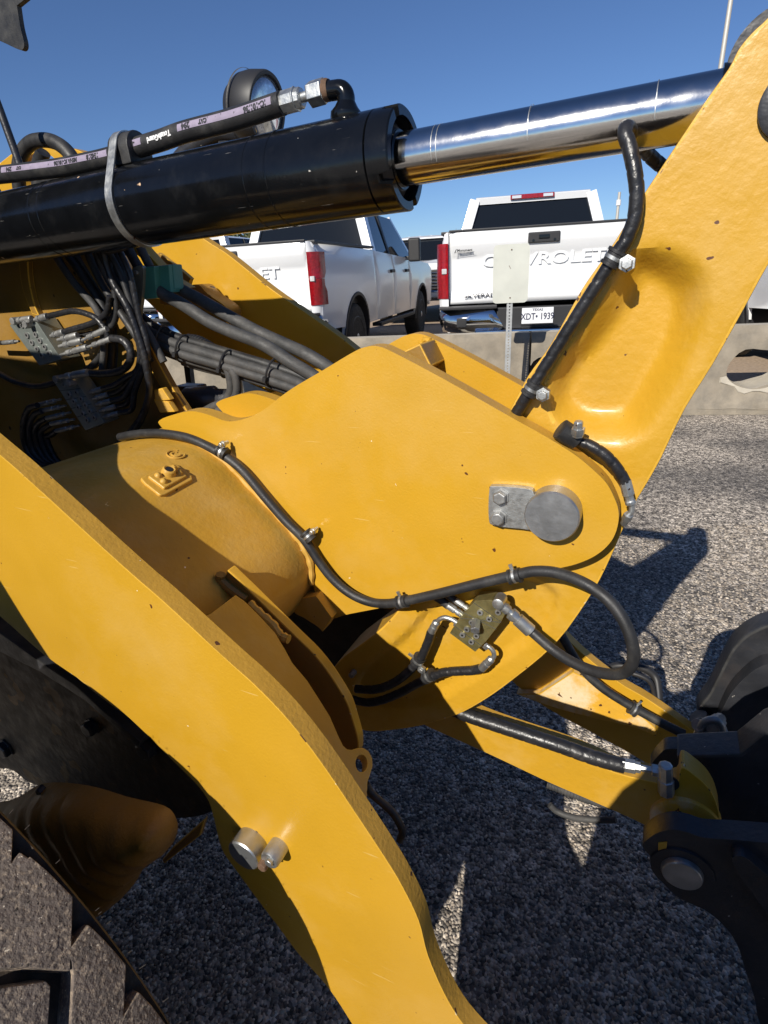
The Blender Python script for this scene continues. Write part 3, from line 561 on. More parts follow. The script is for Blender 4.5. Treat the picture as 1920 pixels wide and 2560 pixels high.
# rod eye and pin behind the top of the lever
MB().lathe(W(UZ(1992, 258, VB)[0], VB-.008, UZ(1992, 258, VB)[1]), N, [(0, .030), (.002, .034), (.10, .034)], 40).build('lever_pin', 'blackm', LD)
MB().lathe(W(UZ(1940, 175, .9)[0], .86, UZ(1940, 175, .9)[1]), N, [(0, .052), (.06, .052)], 48).build('rod_eye', 'blackm', LD)
# ---- bell crank pin, keeper and bolts
pc = UZ(1378, 1294, .735); rp = 68/F*float(depth(P(1378, 1294, .735)))
t = MB().lathe(W(pc[0], .735, pc[1]), N, [(0, rp*.95), (.003, rp), (.04, rp)], 64).build('pivot_pin', 'pin', LD, ang=25)
k = plate('pin_keeper', [(1223, 1228), (1234, 1216), (1322, 1223), (1335, 1240), (1350, 1280, 'c'), (1335, 1322), (1300, 1322), (1236, 1314), (1222, 1298)], .753, .0115, 'zinc', LD)
for x, y in ((1248, 1247), (1243, 1299)):
    q = UZ(x, y, .744); MB().lathe(W(q[0], .742, q[1]), N, [(0, .0088), (.0015, .0105), (.009, .0105), (.009, .0135), (.0115, .0135)], 6 if y < 1270 else 7).build('bolt_head', 'zincd', k, bevel=.001)
# ---- tilt cylinder
A = P(-60, 586, VC); B = P(1012, 399, VC); ax = nrm(B-A); LEN = np.linalg.norm(B-A)
RT = 109/F*float(depth(P(800, 435, VC)))*.985; RR = 61/F*float(depth(P(1050, 390, VC)))*.98
def axp(px, py, off=0):   # point on the cylinder axis nearest to a pixel
    d = ray(px, py); nn = nrm(np.cross(ax, np.cross(d, ax))); return CAM+d*(((A-CAM)@nn)/(d@nn))
def tat(px, py): return float((axp(px, py)-A)@ax)
axp0 = A-ax*.5; t_col = tat(960, 410); t_end = tat(1016, 399)
tb = MB(); gr = [tat(150, 548), tat(172, 545), tat(672, 465), tat(725, 457)]
prof = [(0, RT)]
for g_ in gr: prof += [(g_+.5-.0016, RT), (g_+.5-.0006, RT+.0008), (g_+.5+.0006, RT+.0008), (g_+.5+.0016, RT)]
prof += [(t_col+.5-.001, RT), (t_col+.5, RT-.002)]
CY = tb.lathe(axp0, ax, prof, 96).build('tilt_cylinder_barrel', 'black', LD, ang=20)
# gland ring with spanner notches
ga = nrm(np.cross(ax, Z)); gb = np.cross(ax, ga); V = []; Fc = []; ns = 120; L0 = t_col+.001; L1 = t_end
# notch that faces the camera: find its angle
vd = nrm(CAM-axp(970, 405)); th0 = math.atan2(vd@gb, vd@ga); 
for k in range(ns):
    th = 2*math.pi*k/ns; rel = ((th-th0-R_(8))+math.pi*4) % (math.pi/2); cut = rel < R_(14); l1 = L1-(.017 if cut else 0); d = ga*math.cos(th)+gb*math.sin(th)
    for t_, r_ in ((L0, RT-.002), (L0+.001, RT), (l1-.002, RT), (l1, RT-.002), (l1, RT*.80), (l1-.004 if not cut else l1, RT*.78), (L1-.022, RT*.76), (L1-.022, RR*1.12), (L1-.006, RR*1.10), (L1-.006, RR*1.01), (L1-.03, RR*1.01)): V.append(A+ax*t_+d*r_)
m_ = 11
for k in range(ns):
    k2 = (k+1) % ns; Fc += [(k*m_+j, k2*m_+j, k2*m_+j+1, k*m_+j+1) for j in range(m_-1)]
build('gland_ring', V, Fc, 'black', LD, ang=35)
MB().lathe(A+ax*(L1-.03), ax, [(0, RT*.8), (.010, RT*.79), (.016, RR*1.3), (.022, RR*1.14), (.0225, RR*1.02), (.01, RR*1.02)], 64, caps=False).build('wiper_seal', 'bplas', LD, ang=40)
ROD = MB().lathe(A+ax*(L1-.05), ax, [(0, RR), (np.linalg.norm(P(1800, 252, VC)-A)-L1+.05, RR), (np.linalg.norm(P(1800, 252, VC)-A)-L1+.052, RR*.99)], 96).build('piston_rod', 'chrome', LD, ang=70)
MB().lathe(P(1798, 252, VC), ax, [(0, RR*1.02), (.09, RR*1.02)], 64).build('rod_end', 'black', LD)
# scuffed ring marks on the rod
for px, py in ((1098, 383), (1110, 381), (1332, 340), (1640, 287)): MB().lathe(axp(px, py)-ax*.0004, ax, [(0, RR+.00012), (.0009, RR+.00012)], 64, caps=False).build('rod_wear_line', 'zinc', ROD)
# elbow port and fittings on the barrel
el0 = P(866, 312, VC); el1 = P(866, 222, VC); el2 = P(800, 231, VC)
er = 22/F*float(depth(el1))
c = crv([el0-Z*.01, el0+(el1-el0)*.4, el1-(el1-el0)*.28], 4)[:-1]+[el1-nrm(el1-el0)*er*1.0+nrm(el1-el0)*er*1.0*math.sin(a)+nrm(el2-el1)*er*1.0*(1-math.cos(a)) for a in np.linspace(0, math.pi/2, 8)]+[el1+nrm(el2-el1)*er*1.6, el1+(el2-el1)*.6]
vv, ff = tubegeo(c, er, 24); E1 = build('port_elbow', vv, ff, 'black', CY, ang=60)
e_up = nrm(el1-el0)
MB().lathe(el0-e_up*.006, e_up, [(-.02, er*2.6), (0, er*2.35), (.006, er*1.95), (.011, er*1.75), (.014, er*1.85), (.021, er*1.8), (.027, er*1.35), (.034, er*1.02)], 32).build('port_boss', 'black', CY, ang=30)
q0 = P(694, 262, VC); q1 = P(822, 224, VC); fd = nrm(q1-q0); fl = np.linalg.norm(q1-q0)
MB().lathe(q0+fd*fl*.98, fd, [(-.006, er*1.12), (0, er*1.15), (.004, er*1.0)], 24).build('o_ring', 'rust', CY)
MB().lathe(q0+fd*fl*.64, fd, [(0, er*1.12), (.002, er*1.36), (fl*.30-.002, er*1.36), (fl*.30, er*1.1)], 6).build('swivel_nut', 'zinc', CY, bevel=.0012)
MB().lathe(q0+fd*fl*.5, fd, [(0, er*.55), (fl*.2, er*.55)], 20).build('fitting_stem', 'zinc', CY)
MB().lathe(q0, fd, [(-.002, er*1.02), (.001, er*1.2), (fl*.36, er*1.22), (fl*.375, er*1.3), (fl*.39, er*1.3), (fl*.40, er*1.12), (fl*.48, er*1.1), (fl*.5, er*.9)], 8).build('crimp_ferrule', 'zinc', CY, ang=30)
# hose running along the barrel, with printed stripe
HR = 24/F*float(depth(P(463, 330, VC)))
hp = crv(PV([(-120, 443), (-40, 441), (30, 434), (90, 427), (152, 419), (215, 407), (276, 393), (339, 371), (400, 352), (463, 330), (579, 300), (694, 262), (706, 258)], VC-.004), 12); hp = resample(hp, .006)
vv, ff = tubegeo(hp, HR, 24); TH_ = build('tilt_cylinder_hose', vv, ff, 'rubber', LD, ang=60)
hl = np.r_[0, np.cumsum(np.linalg.norm(np.diff(hp, axis=0), axis=1))]
def hs_at(px, py): d = ray(px, py); i = np.argmin([np.linalg.norm(np.cross(nrm(d), q-CAM)) for q in hp]); return hl[i]
def onhose(s, ang, r):
    p = np.array([np.interp(s, hl, hp[:, i]) for i in range(3)]); p2 = np.array([np.interp(s+.003, hl, hp[:, i]) for i in range(3)]); p1 = np.array([np.interp(s-.003, hl, hp[:, i]) for i in range(3)])
    T = nrm(p2-p1); v_ = nrm(CAM-p); e1 = nrm(v_-T*(v_@T)); e2 = np.cross(T, e1); e2 = e2 if e2[2] > 0 else -e2
    return p+(e1*math.cos(ang)+e2*math.sin(ang))*r
def stripe(px0, px1, name='print_stripe'):
    s0 = hs_at(px0, float(np.interp(px0, [-40, 90, 276, 339, 463, 579, 694], [441, 427, 393, 371, 330, 300, 262]))); s1 = hs_at(px1, float(np.interp(px1, [-40, 90, 276, 339, 463, 579, 694], [441, 427, 393, 371, 330, 300, 262])))
    V = []; Fc = []; n = max(4, int(abs(s1-s0)/.008))
    for i in range(n+1):
        s = s0+(s1-s0)*i/n
        for j in range(6): V.append(onhose(s, R_(12+j*7.5), HR+.0004))
        if i: b = i*6; Fc += [(b-6+j, b-5+j, b+1+j, b+j) for j in range(5)]
    build(name, V, Fc, 'lav', TH_, recalc=False)
def hose_text(s_, size, m, px, ang=32, sx=1):
    py = float(np.interp(px, [-40, 90, 276, 339, 463, 579, 694], [441, 427, 393, 371, 330, 300, 262])); s0 = hs_at(px, py); v, f = text_geo(s_, size, .0006, sx, 0)
    q = [onhose(s0-a[0], R_(ang)-a[1]/HR, HR+.0009) for a in v]; build('printed_text', q, f, m, TH_, smooth=False, recalc=False)
stripe(22, 283); stripe(338, 371); stripe(462, 690)
hose_text('ToughGuard', .0105, 'white_print', px=417, ang=22, sx=1.0)
hose_text('294', .0115, 'ink', px=482); hose_text('CAT', .0085, 'ink', px=521); hose_text('IC-101/36', .0105, 'ink', px=655, ang=28)
hose_text('-8', .0105, 'ink', px=354, ang=28); hose_text('1E4218', .0105, 'ink', px=253, ang=30); hose_text('MSHA IC-101/36', .009, 'ink', px=184, ang=30); hose_text('294', .0105, 'ink', px=42, ang=30); hose_text('CAT', .007, 'ink', px=66, ang=30)
# steel strap and rubber saddle round barrel and hose
tc_ = tat(352, 515); c0 = A+ax*tc_; hc = hp[np.argmin([abs((q-c0)@ax) for q in hp])]; hc = hc-ax*((hc-c0)@ax); e_ = nrm(hc-c0); g2 = np.cross(ax, e_); dd = np.linalg.norm(hc-c0)
def hull(R1, R2, w0, w1, n=40):
    a = math.acos(max(-1, min(1, (R1-R2)/dd))); pts = [(R1*math.cos(t), R1*math.sin(t)) for t in np.linspace(a, 2*math.pi-a, n)]+[(dd+R2*math.cos(t), R2*math.sin(t)) for t in np.linspace(-a, a, 18)]
    return pts
def band(R1, R2, x0, x1, th, name, m):
    V = []; Fc = []; o_ = hull(R1+th, R2+th, 0, 0); i_ = hull(R1, R2, 0, 0); n = len(o_)
    for pts, x in ((o_, x0), (o_, x1), (i_, x1), (i_, x0)): V += [c0+ax*x+e_*p[0]+g2*p[1] for p in pts]
    for j in range(4): Fc += [(j*n+k, j*n+(k+1) % n, ((j+1) % 4)*n+(k+1) % n, ((j+1) % 4)*n+k) for k in range(n)]
    return build(name, V, Fc, m, LD, ang=40)
band(RT+.0006, HR*1.75, -.0085, .0085, .0022, 'cylinder_strap', 'zinc')
sv = []; 
V = []; Fc = []; pts = [(dd+HR*1.72*math.cos(t), HR*1.72*math.sin(t)) for t in np.linspace(-R_(100), R_(100), 16)]+[(RT*.93, RT*.42), (RT*.9, -RT*.42)]; n = len(pts)
for x in (-.018, .030): V += [c0+ax*x+e_*p[0]+g2*p[1] for p in pts]
Fc = [(k, (k+1) % n, n+(k+1) % n, n+k) for k in range(n)]+[tuple(range(n))[::-1], tuple(range(n, 2*n))]; build('rubber_saddle', V, Fc, 'rubber', LD, bevel=.003, ang=40)
# ---- work lamp on its stalk
lc = P(667, 274, 1.22); lr = 71/F*float(depth(lc)); vw = nrm(CAM-lc); rgt = nrm(rt-vw*(rt@vw)); la = nrm(vw*.52+rgt*.84-up*.10)
t = MB().lathe(lc-la*lr*1.45, la, [(0, lr*.35), (.006, lr*.7), (lr*.5, lr*1.0), (lr*.9, lr*1.10), (lr*1.42, lr*1.13), (lr*1.50, lr*1.10), (lr*1.50, lr*1.0), (lr*1.40, lr*.97), (lr*1.38, 0.001)], 48).build('work_lamp', 'bplas', LD, ang=30)
MB().lathe(lc-la*lr*.06, la, [(0, lr*.955), (.004, lr*.93), (.008, lr*.7), (.010, .001)], 40, caps=False).build('lamp_lens', 'glass', t, ang=70)
MB().lathe(lc-la*lr*.9, la, [(0, lr*1.115), (.002, lr*1.125), (.004, lr*1.115)], 48, caps=False).build('housing_seam', 'hosegrey', t)
hose('lamp_stalk', [(625, 335), (560, 330), (520, 345), (470, 380), (420, 440)], 1.25, .021, 'blackm', LD)
plate('lamp_bracket', [(545, 325, 'c'), (580, 318, 'c'), (640, 340, 'c'), (600, 372, 'c'), (545, 372, 'c')], 1.24, .03, 'blackm', LD)
# ---- mirror and mirror stay, top left
plate('mirror', [(-60, -60, 'c'), (66, -60, 'c'), (64, -4, 'c'), (42, 14, 'c'), (50, 66), (60, 108), (56, 124), (42, 122), (8, 106), (-60, 76, 'c')], .95, .010, 'rubber', LD, bevel=.003)
hose('mirror_stay', [(-60, 120), (-5, 262), (20, 330), (45, 400), (62, 450)], 1.02, .0085, 'blackm', LD)
hose('mirror_stay', [(-8, 470), (2, 492), (8, 540)], 1.02, .006, 'blackm', LD)
# ---- inner webs of the near lift arm
def tilt_plate(name, pts, A3, th, m, holes=(), edge=None, label=None):
    p0, p1, p2 = [P(*q) for q in A3]; n_ = nrm(np.cross(p1-p0, p2-p0)); n_ = n_ if n_@(p0-CAM) > 0 else -n_; e1 = nrm(p1-p0); e2 = np.cross(n_, e1)
    def m2(x, y): d = ray(x, y); q = CAM+d*((p0-CAM)@n_)/(d@n_); return ((q-p0)@e1, (q-p0)@e2)
    raw = [m2(x[0], x[1]) for x in pts]; hs = [[m2(*q) for q in h] for h in holes]
    f3 = lambda x, y, o_=0: p0+x[:, None]*e1+y[:, None]*e2+n_*o_
    vv, ff, mi = slab(raw, hs, lambda x, y: f3(x, y), lambda x, y: f3(x, y, th)); return build(name, vv, ff, [m, edge or m, 'chipedge'], LD, bevel=.0012, ang=30, mi=mi, bmat=2, label=label)
tilt_plate('inner_web', [(420, 1500), (470, 1560), (527, 1534), (589, 1487), (612, 1503), (655, 1546), (688, 1582), (712, 1622), (731, 1657), (768, 1701), (800, 1751), (825, 1791), (847, 1842), (858, 1864), (868, 1873), (880, 1874), (893, 1870), (908, 1869), (922, 1878), (931, 1896), (932, 1915), (926, 1935), (919, 1955), (918, 1990), (900, 2030), (840, 1960), (700, 1800), (560, 1660), (430, 1560)], ((520, 1560, .46), (900, 1930, .475), (625, 1515, .545)), .012, 'beam', holes=[[(904+15*math.cos(a), 1908+22*math.sin(a)) for a in np.linspace(0, 6.283, 17)[:-1]]], label='dusty inner web ending in a drilled ear')
plate('inner_web', [(569, 1424, 'c'), (625, 1478), (700, 1552), (745, 1596), (782, 1632), (815, 1672), (844, 1715), (869, 1759), (883, 1802), (896, 1849), (897, 1880, 'c'), (860, 1960, 'c'), (760, 1850), (600, 1600), (545, 1470, 'c')], .575, .017, 'frame', LD, edge='yellow', label='curved stiffener, its sunlit edge put in as brighter paint')  # dark face and bright edge paint stand in for shade and sun
wb = crv(PV([(552, 1436), (553, 1450), (580, 1475), (615, 1500)], .57), 5); vv, ff = tubegeo(wb, .008, 8); build('weld_bead', vv, ff, 'frame', LD)
wb = crv(PV([(622, 1508), (650, 1535), (680, 1560), (700, 1588), (722, 1598)], .555), 5); vv, ff = tubegeo(wb, [.007+.001*math.sin(i*1.9) for i in range(len(wb))], 8); build('weld_bead', vv, ff, 'beam', LD)
hose('lower_hose', [(915, 1960), (930, 1985), (980, 2030), (1005, 2075), (1000, 2100)], .55, .006, 'rubber', LD)
plate('void_filler_plate', [(640, 1480, 'c'), (1010, 1470, 'c'), (1010, 1640, 'c'), (850, 1790, 'c'), (700, 1660, 'c')], 1.04, .05, 'grime_shade', LD)  # dark plate added to stand in for the shaded void behind the lever
# ---- near arm pin with keeper
pq = UZ(607, 2140, .385); r1 = 45/F*float(depth(P(606, 2142, .385)))
t = MB().lathe(W(pq[0], .384, pq[1]), N, [(0, r1*.93), (.002, r1), (.03, r1), (.034, r1*.95), (.05, r1*.95)], 48).build('arm_pin', 'pin', LD, ang=20)
q = UZ(662, 2168, .375); MB().lathe(W(q[0], .384, q[1]), N, [(0, r1*.50), (.003, r1*.56), (.03, r1*.56)], 28).build('keeper_boss', 'zinc', t)
q = UZ(640, 2190, .365); MB().lathe(W(q[0], .376, q[1]), N, [(0, r1*.26), (.002, r1*.3), (.012, r1*.3), (.012, r1*.2), (.035, r1*.2)], 6).build('keeper_bolt', 'rust', t, bevel=.001)
q = UZ(666, 2166, .375); MB().lathe(W(q[0], .378, q[1]), N, [(0, r1*.2), (.001, r1*.25), (.01, r1*.25)], 6).build('keeper_bolt', 'zinc', t, bevel=.0008)
# ---- cast boss plate on the beam, placed on the beam surface
bpy.context.view_layer.update()
from mathutils.bvhtree import BVHTree
def bvh(o): me = o.data; return BVHTree.FromPolygons([Vector(np.array(v.co)+ORG) for v in me.vertices], [tuple(p.vertices) for p in me.polygons])
BV = bvh(beam_o)
def hit(px, py, bv=None, lift=0):
    d = Vector(ray(px, py)).normalized(); h = (bv or BV).ray_cast(Vector(CAM), d)
    if h[0] is None: return P(px, py, .7), -N
    n_ = np.array(h[1]); n_ = n_ if n_@np.array(d) < 0 else -n_
    return np.array(h[0])+n_*lift, n_
def onbeam(name, pts, th, m, parent, bevel=.003):
    top = []; bot = []
    for x, y in pts: p, n_ = hit(x, y); top.append(p+n_*th); bot.append(p-n_*.004)
    n = len(pts); return build(name, top+bot, [tuple(range(n)), tuple(range(n, 2*n))[::-1]]+[(k, (k+1) % n, n+(k+1) % n, n+k) for k in range(n)], m, parent, bevel=bevel, ang=50, bseg=3)
bo = onbeam('boss_plate', [(350, 1200), (425, 1162), (440, 1165), (478, 1192), (480, 1204), (410, 1242), (398, 1242), (362, 1213)], .005, 'beam', LD)
onbeam('boss_pad', [(368, 1200), (426, 1173), (465, 1198), (408, 1230)], .009, 'beam', bo, .003)
for x, y, r_ in ((393, 1199, 9), (406, 1213, 9), (432, 1180, 9), (446, 1192, 8)):
    p, n_ = hit(x, y); rr = r_/F*depth(p); MB().lathe(p+n_*.006, n_, [(0, rr*1.1), (.004, rr), (.007, rr*.6), (.008, .0005)], 14, caps=False).build('boss_bump', 'beam', bo, ang=70)
p, n_ = hit(419, 1192); MB().lathe(p+n_*.006, n_, [(0, .0125), (.010, .011), (.012, .009), (.011, .007), (.004, .0065)], 24).build('threaded_boss', 'beam', bo)
MB().lathe(p+n_*.0165, n_, [(0, .0062), (.0004, .0062)], 20).build('boss_hole', 'bplas', bo)
p, n_ = hit(440, 1137); 
for r_ in (.008, .016): wb = [p+n_*.001+np.cross(n_, U)*r_*math.cos(a)+np.cross(n_, np.cross(n_, U))*r_*math.sin(a) for a in np.linspace(.6, 5.6, 18)]; vv, ff = tubegeo(wb, .0016, 6); build('casting_mark', vv, ff, 'beam', LD)
#LOADER2#
# ---- front frame tower and the panel that carries the grease manifolds
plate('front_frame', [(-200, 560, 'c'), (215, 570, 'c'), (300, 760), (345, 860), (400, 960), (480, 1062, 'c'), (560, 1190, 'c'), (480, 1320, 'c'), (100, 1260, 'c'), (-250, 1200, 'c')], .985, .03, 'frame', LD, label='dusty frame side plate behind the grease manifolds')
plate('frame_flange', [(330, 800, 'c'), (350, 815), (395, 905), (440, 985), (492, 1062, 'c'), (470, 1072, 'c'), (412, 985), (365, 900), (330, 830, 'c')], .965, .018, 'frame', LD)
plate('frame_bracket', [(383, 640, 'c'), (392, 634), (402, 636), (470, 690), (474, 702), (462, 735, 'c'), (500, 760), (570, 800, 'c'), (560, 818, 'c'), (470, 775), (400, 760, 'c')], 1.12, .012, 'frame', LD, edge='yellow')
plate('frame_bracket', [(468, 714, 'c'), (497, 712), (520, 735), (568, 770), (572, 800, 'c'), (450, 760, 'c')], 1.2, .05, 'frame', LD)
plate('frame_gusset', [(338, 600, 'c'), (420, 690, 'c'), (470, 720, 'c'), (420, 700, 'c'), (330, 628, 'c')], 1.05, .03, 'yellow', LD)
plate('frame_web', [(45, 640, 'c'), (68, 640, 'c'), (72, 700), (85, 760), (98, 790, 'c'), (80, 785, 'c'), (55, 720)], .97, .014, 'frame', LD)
plate('frame_tower', [(-80, 470, 'c'), (40, 375, 'c'), (75, 370), (170, 368), (240, 400), (300, 450), (330, 520, 'c'), (-80, 620, 'c')], 1.30, .05, 'yellow', LD, holes=[[(100+50*math.cos(a), 430+48*math.sin(a)) for a in np.linspace(0, 6.283, 17)[:-1]]])
for x, y in ((395, 1003), (408, 1020)): pass
plate('frame_step', [(385, 975, 'c'), (405, 970, 'c'), (425, 1000, 'c'), (388, 1003, 'c')], .93, .015, 'beam', LD)
plate('frame_step', [(383, 998, 'c'), (420, 1004, 'c'), (437, 1030, 'c'), (400, 1032, 'c')], .93, .015, 'beam', LD)
# dark box behind the panel so no sky shows between frame members
plate('frame_bulkhead', [(-300, 520, 'c'), (330, 590, 'c'), (330, 760, 'c'), (300, 900, 'c'), (-300, 1300, 'c')], 1.25, .04, 'grime_shade', LD)
plate('guard_plate', [(455, 888, 'c'), (470, 886, 'c'), (483, 1000, 'c'), (470, 1000, 'c')], 1.5, .02, 'blackm', LD)
MB().lathe(P(520, 1000, 1.1), nrm(U*.9+N*.3), [(-.06, .03), (-.055, .034), (.02, .036), (.03, .028), (.07, .026)], 24).build('pump_body', 'blackm', LD, ang=40)
MB().box(P(480, 985, 1.12), U, N, Z, .07, .05, .05).build('valve_block', 'blackm', LD, bevel=.006)
# ---- grease manifolds
def block(name, top, v, th, m, bev=.002, n_ports=(), pr=.006, hx=None, skew=0):
    pg = poly([(x, y, 'c') for x, y in top], v); vv, ff, mi = slab(pg, [], lambda u, z: uvz(u, v, z), lambda u, z: uvz(u, v+th, z)); o = build(name, vv, ff, m, LD, bevel=bev, ang=30)
    for x, y in n_ports:
        q = UZ(x, y, v); c = W(q[0], v, q[1]); MB().lathe(c-N*.0035, N, [(0, pr*.45), (0, pr*.95), (.001, pr), (.0045, pr)], 20, caps=False).build('port_ring', 'zincd', o, ang=30)
        MB().lathe(c-N*.0022, N, [(0, pr*.46), (.001, pr*.46)], 12).build('port_hole', 'bplas', o)
    return o
def lerp(a, b, t): return (a[0]+(b[0]-a[0])*t, a[1]+(b[1]-a[1])*t)
m1 = block('grease_manifold', [(23, 812), (87, 798), (153, 898), (98, 914)], .925, .055, 'mani', n_ports=[(69, 838), (90, 836), (81, 856), (101, 851), (94, 872), (113, 867), (105, 888), (124, 883)], pr=.0072)
m2 = block('grease_manifold', [(131, 949), (184, 947), (262, 1057), (213, 1076)], .925, .045, 'mani', n_ports=[(174, 986), (192, 981), (186, 1003), (204, 997), (197, 1018), (215, 1013), (208, 1034), (226, 1028), (219, 1050), (237, 1044)], pr=.0072)
for bx, o in (((70, 811), m1), ((178, 957), m2)):
    q = UZ(bx[0], bx[1], .915); MB().lathe(W(q[0], .905, q[1]), N, [(0, .0085), (.002, .0095), (.02, .0095)], 6).build('hex_plug', 'zincd', o, bevel=.0008)
for bx, o in (((51, 815), m1), ((155, 963), m2)):
    q = UZ(bx[0], bx[1], .92); MB().lathe(W(q[0], .922, q[1]), N, [(0, .003), (0, .0055), (.003, .0055)], 14, caps=False).build('port_ring', 'zincd', o)
# joints between the stacked sections
for i, t in enumerate((.22, .4, .57, .74)):
    a = P(*lerp((131, 949), (213, 1076), t), .9249); b = P(*lerp((184, 947), (262, 1057), t), .9249); vv, ff = tubegeo([a, b], .0006, 4); build('section_joint', vv, ff, 'bplas', m2)
def fitting(par, a, b, v, r=.0062, m='zincd', nut=True):
    p, q = P(a[0], a[1], v), P(b[0], b[1], v); d = nrm(q-p); l_ = np.linalg.norm(q-p)
    MB().lathe(p, d, [(0, r*.5), (l_*.25, r*.5), (l_*.26, r*.95), (l_*.42, r*.95), (l_*.43, r*.7), (l_*.5, r*.7), (l_*.52, r*.98), (l_*.97, r), (l_, r*.85)], 12).build('hose_fitting', m, par, ang=30)
F1 = [((127, 840), (159, 830)), ((145, 850), (194, 838)), ((148, 866), (205, 851)), ((152, 888), (219, 868))]
fitting(m1, (87, 800), (119, 791), .925, .0085); fitting(m1, (36, 803), (80, 797), .92, .0085)
MB().lathe(P(33, 803, .915), N, [(-.004, .009), (.03, .009)], 14).build('elbow_fitting', 'zincd', m1, bevel=.002)
MB().lathe(P(140, 948, .915), N, [(-.004, .009), (.03, .009)], 14).build('elbow_fitting', 'zincd', m2, bevel=.002)
for a, b in F1: fitting(m1, a, b, .93, .0078)
fitting(m1, (205, 851), (268, 822), .928, .0068); fitting(m1, (219, 868), (279, 847), .928, .0068)
fitting(m1, (48, 853), (8, 857), .935, .006)
hose('grease_hose', [(8, 857), (-40, 856)], .935, .0058, 'rubber', LD)
hose('grease_hose', [(117, 791), (140, 786), (180, 778), (215, 784), (245, 800), (268, 835), (262, 860)], .93, .0068, 'wrap', LD, spiral=.12)
hose('grease_hose', [(158, 830), (185, 822), (220, 812), (246, 800), (268, 778), (275, 740)], .935, .007, 'wrap', LD, spiral=.1)
hose('grease_hose', [(194, 838), (225, 834), (262, 820), (290, 770), (285, 720)], .95, .0064, 'rubber', LD)
hose('grease_hose', [(268, 822), (285, 808), (292, 770), (280, 700)], .945, .0064, 'rubber', LD)
hose('grease_hose', [(279, 846), (305, 850), (322, 868), (327, 895), (315, 918), (290, 930), (250, 934), (218, 931)], .925, .0088, 'wrap', LD, spiral=.08)
fitting(m2, (150, 944), (219, 931), .915, .009)
hose('grease_hose', [(-60, 900), (0, 935), (40, 955), (90, 966), (132, 958), (200, 935), (240, 905), (262, 870)], .955, .0078, 'rubber', LD)
RH = [((223, 981), (257, 971)), ((232, 997), (268, 986)), ((241, 1011), (279, 1001)), ((250, 1027), (288, 1016)), ((259, 1043), (299, 1032))]
for i, (a, b) in enumerate(RH):
    fitting(m2, a, b, .93, .0062)
    hose('grease_hose', [b, (b[0]+30, b[1]-9), (b[0]+62-i*6, b[1]-30-i*6), (342+i*5, 925-i*3), (350+i*5, 890), (345+i*5, 850), (330+i*5, 800), (305+i*8, 740), (275+i*12, 680), (235+i*14, 610), (220+i*14, 560)], .925+.012*(i % 2), .0066, 'wrap' if i != 2 else 'rubber', LD, spiral=.1 if i != 2 else 0)
LH = [((152, 998), (93, 1013)), ((164, 1014), (105, 1027)), ((176, 1031), (116, 1046)), ((186, 1048), (127, 1060)), ((198, 1064), (140, 1078))]
for i, (a, b) in enumerate(LH):
    fitting(m2, a, b, .93, .0062)
    k = i/4
    hose('grease_hose', [b, (b[0]-22+k*8, b[1]+10), (58+k*58, 1060+k*32), (62+k*66, 1112+k*14), (88+k*56, 1150+k*2), (140+k*30, 1172-k*6), (215+k*10, 1165-k*10), (290, 1122-k*8), (345, 1062-k*6), (372, 990), (368+k*4, 930), (352, 860), (320+k*6, 770), (280+k*10, 700), (250+k*20, 600), (240+k*20, 540)], .915+.009*i, .0078, 'wrap' if i % 2 == 0 else 'rubber', LD, spiral=.08 if i % 2 == 0 else 0)
# bundle of hoses dropping from under the cylinder
for i, (x0, x1, x2) in enumerate([(120, 180, 250), (150, 215, 268), (178, 232, 282), (205, 250, 300), (232, 262, 310), (255, 276, 322), (285, 300, 335)]):
    hose('hydraulic_hose', [(x0-10, 540), (x0+10, 620), (x1, 700), (x2, 780), (x2+40, 840), (x2+75, 905)] if i > 2 else [(x0-10, 540), (x0+10, 620), (x1, 700), (x2-5, 780), (x2+10, 860), (x2+5, 930)], .95+.02*(i % 3), .0085+.0012*(i % 3), 'rubber' if i % 2 else 'hosegrey', LD)
hose('hydraulic_hose', [(290, 560), (330, 640), (360, 690)], .99, .011, 'rubber', LD); hose('hydraulic_hose', [(330, 560), (352, 620), (375, 668)], 1.02, .010, 'hosegrey', LD)
for i in range(6): hose('hydraulic_hose', [(70+i*18, 600), (75+i*20, 690), (110+i*20, 760), (170+i*12, 790), (230+i*5, 770)], 1.03+.01*i, .011, 'rubber', LD)
hose('hose_strap', [(236, 622), (262, 628), (300, 622), (322, 612)], .915, .006, 'bplas', LD)
# teal clamp block with the two big hoses
ct = P(382, 700, 1.0)
def tblk(cx, cy, w_, h_, v, m): 
    return plate('hose_clamp_block', [(cx-w_/2, cy-h_/2, 'c'), (cx+w_/2, cy-h_/2-w_*.12, 'c'), (cx+w_/2+6, cy+h_/2-w_*.1, 'c'), (cx-w_/2+4, cy+h_/2, 'c')], v, .03, m, LD, bevel=.004)
tblk(362, 710, 46, 80, .985, 'teal'); tblk(404, 700, 34, 70, 1.0, 'teal'); tblk(424, 694, 14, 64, 1.01, 'teal')
plate('clamp_bracket', [(330, 672, 'c'), (345, 664), (358, 672), (356, 730), (348, 790, 'c'), (328, 790, 'c'), (334, 740), (322, 712)], .978, .01, 'mani', LD)
for x, y in ((341, 682), (330, 722), (335, 768)): q = P(x, y, .975); MB().lathe(q-N*.004, N, [(0, .005), (.006, .005)], 6).build('bolt_head', 'zincd', LD)
hose('lift_hose', [(362, 700), (390, 722), (420, 742), (458, 762), (523, 804), (585, 832), (657, 861), (730, 907), (784, 940), (830, 975)], 1.0, .0135, 'hosegrey', LD, n=10)
hose('lift_hose', [(408, 692), (430, 708), (460, 728), (495, 746), (567, 787), (640, 827), (712, 860), (766, 885), (820, 918), (870, 955)], 1.045, .0135, 'hosegrey', LD, n=10)
